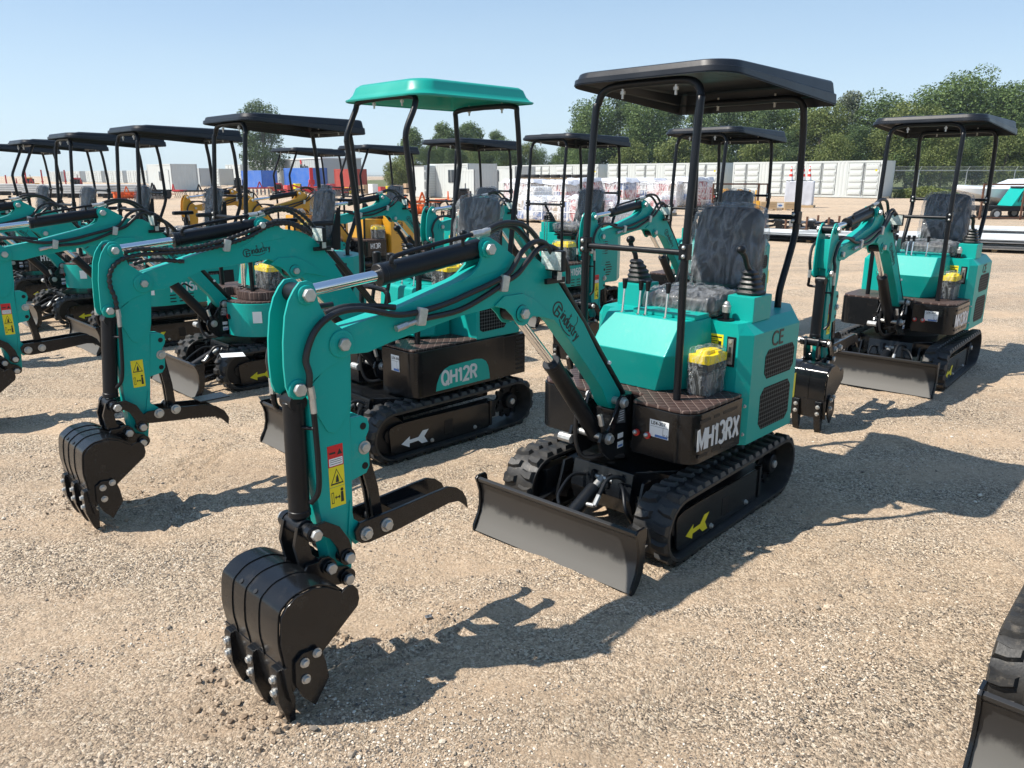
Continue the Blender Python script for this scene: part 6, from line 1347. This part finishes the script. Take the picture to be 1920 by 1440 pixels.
# yellow attachments in a steel frame, red engine
b = empty('display_stand', gp(1385, 392), RZ + .9, 'brown tube frame standing around yellow digging attachments', 'frame'); g = G('rust'); 
for x in (-1.2, 1.2): g.box(x - .04, x + .04, -.6, -.52, 0, 1.25, 0).box(x - .04, x + .04, .52, .6, 0, 1.25, 0)
g.box(-1.24, 1.24, -.6, -.52, 1.2, 1.27, 0).box(-1.24, 1.24, .52, .6, 1.2, 1.27, 0); g.make('frame_tubes', b)
for k, (u, v_) in enumerate(((1368, 391), (1395, 392), (1410, 396))):
    b = empty('digging_attachment', gp(u, v_), RZ + k, 'yellow bucket attachment, ' + ('left', 'middle', 'right')[k] + ' one inside the brown frame', 'attachment', 'yellow attachments inside the frame'); g = G('yellow')
    band(g, [(-.4, .5), (-.45, .2), (-.2, .02), (.15, .0), (.4, .15)], .02, -.35, .35); g.xz([(-.4, .5), (-.45, .2), (-.2, .02), (.15, .0), (.4, .15)], -.36, -.34).xz([(-.4, .5), (-.45, .2), (-.2, .02), (.15, .0), (.4, .15)], .34, .36); g.make('scoop', b)
    g = G('yellow'); [g.xz([(-.42, .48), (-.1, .5), (-.18, .95), (-.34, 1.0), (-.44, .8)], yy - .03, yy + .03, .01) for yy in (-.14, .14)]; g.make('hook_plate', b)
def implement(kind, colr, label, loc, rz, s=1.0, group='farm implements set out at the back of the yard'):
    b = empty('farm_implement', loc, rz, label, 'implement', group); b.scale = (s, s, s); g = G(colr, 'black'); rr_ = random.Random(label)
    g.box(-1.1, 1.1, -.06, .06, .55, .67, .01).box(-1.1, 1.1, -.66, -.54, .55, .67, .01)
    for x in (-1.0, -.35, .35, 1.0): g.box(x - .05, x + .05, -.66, .06, .54, .66, .01)
    g.xz([(-.25, .62), (-.05, 1.15), (.05, 1.15), (.25, .62), (.15, .62), (0, 1.0), (-.15, .62)], -.64, -.58, .005); g.box(-.30, -.24, -1.0, -.6, .3, .36, .005).box(.24, .30, -1.0, -.6, .3, .36, .005); g.make('implement_frame', b)
    if kind == 'disc':
        for k in range(7): g = G('steel', 'black'); x = -.95 + k * .32; g.cyl((x, -.2, .28), (x + .05, -.18, .28), .27, .24, 18); g.use(1).box(x - .02, x + .03, -.24, -.16, .28, .56, 0); g.make('disc', b)
    elif kind == 'tine':
        for k in range(7): g = G('black'); x = -.95 + k * .32; g.tube([(x, -.3, .58), (x, -.05, .45), (x, .0, .22), (x, -.12, .02)], .025, seg=6, sub=3); g.make('tine', b)
    elif kind == 'engine':
        g = G('black', colr, 'steel'); g.box(-.5, .5, -.5, .1, .62, 1.15, .04); g.use(1).box(-.4, .4, -.45, .05, 1.15, 1.3, .05); g.use(2).cyl((.3, -.2, 1.3), (.3, -.2, 1.6), .04); g.use(0).cyl((-.5, -.2, .85), (-.58, -.2, .85), .22); g.make('engine', b)
        for x in (-.8, .8): g = G('tyre', 'galv'); g.cyl((x - .08, -.3, .3), (x + .08, -.3, .3), .3, seg=20, bev=.03); g.use(1).cyl((x - .09, -.3, .3), (x + .09, -.3, .3), .12); g.make('wheel', b)
    else:
        g = G(colr); g.cyl((-1.0, -.2, .35), (1.0, -.2, .35), .27, seg=18, bev=.02)
        for k in range(9): g.cyl((-.95 + .235 * k, -.2, .35), (-.9 + .235 * k, -.2, .35), .33, seg=18)
        g.make('drum', b)
    return b
IMP = [('engine', 'redmach', 'red engine unit right of the wrapped pallets', 1328, 384, .8), ('disc', 'orange', 'orange disc implement left of the grey-doored cabin', 785, 398, .8), ('tine', 'orange', 'orange tined implement in front of the grey-doored cabin', 822, 395, .8), ('drum', 'orange', 'orange drum implement seen under the green roof', 762, 404, .7), ('engine', 'satin', 'black engine unit below the white cabins', 865, 394, .8),
       ('drum', 'satin', 'black drum roller in front of the white site cabin', 300, 373, 1.0), ('disc', 'satin', 'black disc implement left of the black drum roller', 283, 374, .9), ('tine', 'redmach', 'red implement just right of the black drum roller', 340, 371, .9), ('tine', 'satin', 'black tined frame right of the red implement', 372, 372, .9), ('engine', 'satin', 'dark tall engine unit before the left blue container', 443, 362, 1.1),
       ('disc', 'redmach', 'red disc implement under the blue containers', 490, 366, 1.0), ('engine', 'redmach', 'red engine implement left of the yellow cartons', 520, 367, .8), ('tine', 'redmach', 'red tined implement between blue and red containers', 590, 366, 1.1), ('disc', 'redmach', 'red disc harrow in front of the red container', 632, 368, 1.0), ('tine', 'satin', 'black tined implement below the red container', 668, 369, .9),
       ('drum', 'orange', 'orange implement beyond the silver sheets at the left', 236, 374, .8), ('disc', 'redmach', 'red disc implement left of the red posts', 18, 362, 1.2), ('tine', 'redmach', 'red tined implement between the red posts', 66, 362, 1.2), ('engine', 'redmach', 'red engine implement right of the red posts', 142, 361, 1.1), ('engine', 'yellow', 'yellow machine body among red implements at the left', 58, 355, 1.1), ('tine', 'satin', 'dark tined implement far left', 108, 364, 1.0),
       ('disc', 'satin', 'dark disc implement behind the yellow boom', 410, 368, .9), ('tine', 'steel', 'pale steel implement on the sheets at the left', 222, 364, .9), ('drum', 'satin', 'black roller between the yellow booms', 552, 372, .9), ('disc', 'satin', 'black disc implement right of the pale cartons', 735, 382, .8)]
for k, (kd, cl, lb, u, v_, s_) in enumerate(IMP): implement(kd, cl, lb, gp(u, v_), RZ + (k * 1.3) % 3, s_)
# red posts / drill mast
for k, (u, v_, h_) in enumerate(((15, 360, 1.7), (53, 362, 2.3), (83, 361, 2.2), (96, 361, 2.1), (126, 360, 2.2))):
    g = G('redmach'); g.box(-.05, .05, -.05, .05, 0, h_, .01).box(-.12, .12, -.12, .12, 0, .03, .01).box(-.09, .09, -.07, .07, h_ * .45, h_ * .5, .005); o = g.make('steel_post'); o.location = gp(u, v_); tag(o, 'upright dark red post in the left background, number ' + ('one', 'two', 'three', 'four', 'five')[k] + ' from the left edge', 'post', 'dark red upright posts')
b = empty('drill_mast', gp(586, 366), .4, 'tall bright red post driver mast before the blue container', 'machine'); g = G('red'); g.box(-.14, .14, -.12, .12, .1, 2.3, .01).box(-.24, .24, -.16, .16, .9, 1.3, .02); g.make('mast', b); g = G('red'); g.extr([(-.2, -.2, .2), (.2, -.2, .2), (.2, .2, .2), (-.2, .2, .2)], [(-1.9, -.1, .9), (-1.7, -.1, .95), (-1.7, .1, .95), (-1.9, .1, .9)]); g.box(-.5, 1.3, -.3, .3, .3, .5, .02); g.make('base_frame', b)
# rows of cartons and silver sheets on the left
for k in range(16):
    u = 510 + k * 16 + (k > 7) * 14; v_ = 362 + (k % 3); g = G(('card', 'battlid', 'white', 'wood', 'redbox')[(k * 7) % 5]); w_ = .5 + .1 * (k % 3); g.box(-w_ / 2, w_ / 2, -.3, .3, .08, .6 + .1 * (k % 4), .01).box(-w_ / 2 - .02, w_ / 2 + .02, -.3, .3, 0, .08, .005); o = g.make('carton'); o.location = gp(u, v_); o.rotation_euler = (0, 0, RZ); tag(o, ('tan', 'yellow', 'white', 'wooden', 'red')[(k * 7) % 5] + ' carton, ' + ORD[k] + ' from the left in the row before the coloured containers', 'carton', 'cartons in the background row')
for k, (u, v_, L_) in enumerate(((150, 371, 6), (205, 369, 6), (95, 369, 4), (20, 366, 4))):
    p = gp(u, v_); b = empty('pipe_stack', p, R(-8), 'stack of shiny wrapped metal panels in the left background, ' + ('below the white containers', 'beside the black disc implement', 'left of the bigger stack', 'at the left edge')[k], 'panels', 'stacks of shiny panels'); g = G('sheet', 'galv')
    for j in range(7): g.use(j % 2).box(-L_ / 2 + .1 * (j % 3), L_ / 2 - .15 * (j % 2), -.6, .6, .35 + .09 * j, .42 + .09 * j, .01)
    g.make('panels', b); g = G('satin'); [g.box(x - .08, x + .08, -.6, .6, 0, .34, .01) for x in (-L_ * .4, -.5, .8, L_ * .4)]; g.make('bearers', b)
# boat on a frame and teal trailer machine
bp_ = gp(1905, 408); b = empty('motor_boat', (bp_.x + .2, bp_.y + .8, 0), R(178), 'white motor boat hull with pointed bow standing on the yard at the right', 'boat')
g = G('gel', 'glass'); rs = []
for t in [i / 12 for i in range(13)]:
    x = -2.6 + 5.0 * t; k = (1 - max(0, t - .45) ** 2 / .3025) if t > .45 else 1; w_ = .95 * max(.02, k) ** .6; zk = .36 + .70 * max(0, t - .62) ** 1.3 / .284; zs_ = 1.06 + .10 * t
    rs.append([(x, 0, zk), (x, w_ * .55, zk + (zs_ - zk) * .22), (x, w_ * .88, zk + (zs_ - zk) * .45), (x, w_, zs_), (x, w_ * .9, zs_ + .05), (x, 0, zs_ + .12), (x, -w_ * .9, zs_ + .05), (x, -w_, zs_), (x, -w_ * .88, zk + (zs_ - zk) * .45), (x, -w_ * .55, zk + (zs_ - zk) * .22)])
g.rings(rs); g.make('hull', b, .45); g = G('gel', 'glass'); g.extr([(-1.0, -.6, 1.15), (.9, -.5, 1.15), (.9, .5, 1.15), (-1.0, .6, 1.15)], [(-.8, -.4, 1.55), (.1, -.35, 1.50), (.1, .35, 1.50), (-.8, .4, 1.55)], .05); g.make('cabin_top', b)
g = G('satin'); g.box(-2.4, 1.6, -.6, .6, .25, .40, .02); g.make('cradle', b)
tp_ = gp(1925, 409); b = empty('teal_trailer_machine', (tp_.x, tp_.y - .3, 0), R(178), 'teal slatted machine on a black wheeled chassis beside the white boat', 'machine'); g = G('teal', 'satin', 'white')
g.xz([(1.15, .50), (.75, 1.18), (-1.6, 1.18), (-1.6, .50)], -.5, .5, .02)
for k in range(9): g.use(1).extr([(.80 - .11 * k, .502, 1.05), (.83 - .11 * k, .502, 1.05), (.95 - .11 * k, .502, .66), (.92 - .11 * k, .502, .66)], [(.80 - .11 * k, .508, 1.05), (.83 - .11 * k, .508, 1.05), (.95 - .11 * k, .508, .66), (.92 - .11 * k, .508, .66)])
g.make('machine_hood', b); g = G('satin'); g.box(-1.6, 2.2, -.45, .45, .30, .50, .02); g.box(-1.6, .8, -.4, .4, 1.18, 1.24, .01); g.make('chassis', b)
for x in (-1.1, .45, 1.7):
    for y in (-.5, .5): g = G('tyre', 'galv'); g.cyl((x, y - .07, .2), (x, y + .07, .2), .20, seg=20, bev=.02); g.use(1).cyl((x, y - .075, .2), (x, y + .075, .2), .11, seg=16); g.make('wheel', b)
b = empty('display_stand', gp(1900, 412), R(-2), 'brown tube frame standing around the teal trailer machine', 'frame')
g = G('rust'); [g.box(x - .03, x + .03, -.03, .03, 0, 1.35, 0) for x in (-1.3, .25, 1.8)]; g.box(-1.3, 1.8, -.03, .03, 1.29, 1.35, 0).box(-1.5, 1.8, -.03, .03, .05, .1, 0); g.make('frame_tubes', b)

# ------------------------------------------------------------------ summer haze in the air
m, nt, b = newmat('haze_air'); nt.nodes.remove(b)
pv = N(nt, 'ShaderNodeVolumePrincipled'); pv.inputs['Color'].default_value = (.82, .90, .98, 1); pv.inputs['Density'].default_value = 0.0004; pv.inputs['Anisotropy'].default_value = 0.3
nt.links.new(pv.outputs[0], nt.nodes['Material Output'].inputs['Volume']); MT['haze'] = m
g = G('haze'); g.box(-260, 260, -30, 330, -1.2, 24, 0); o = g.make('haze', None, 0); tag(o, 'thin summer haze between the yard and the far trees', 'haze', kind='stuff')
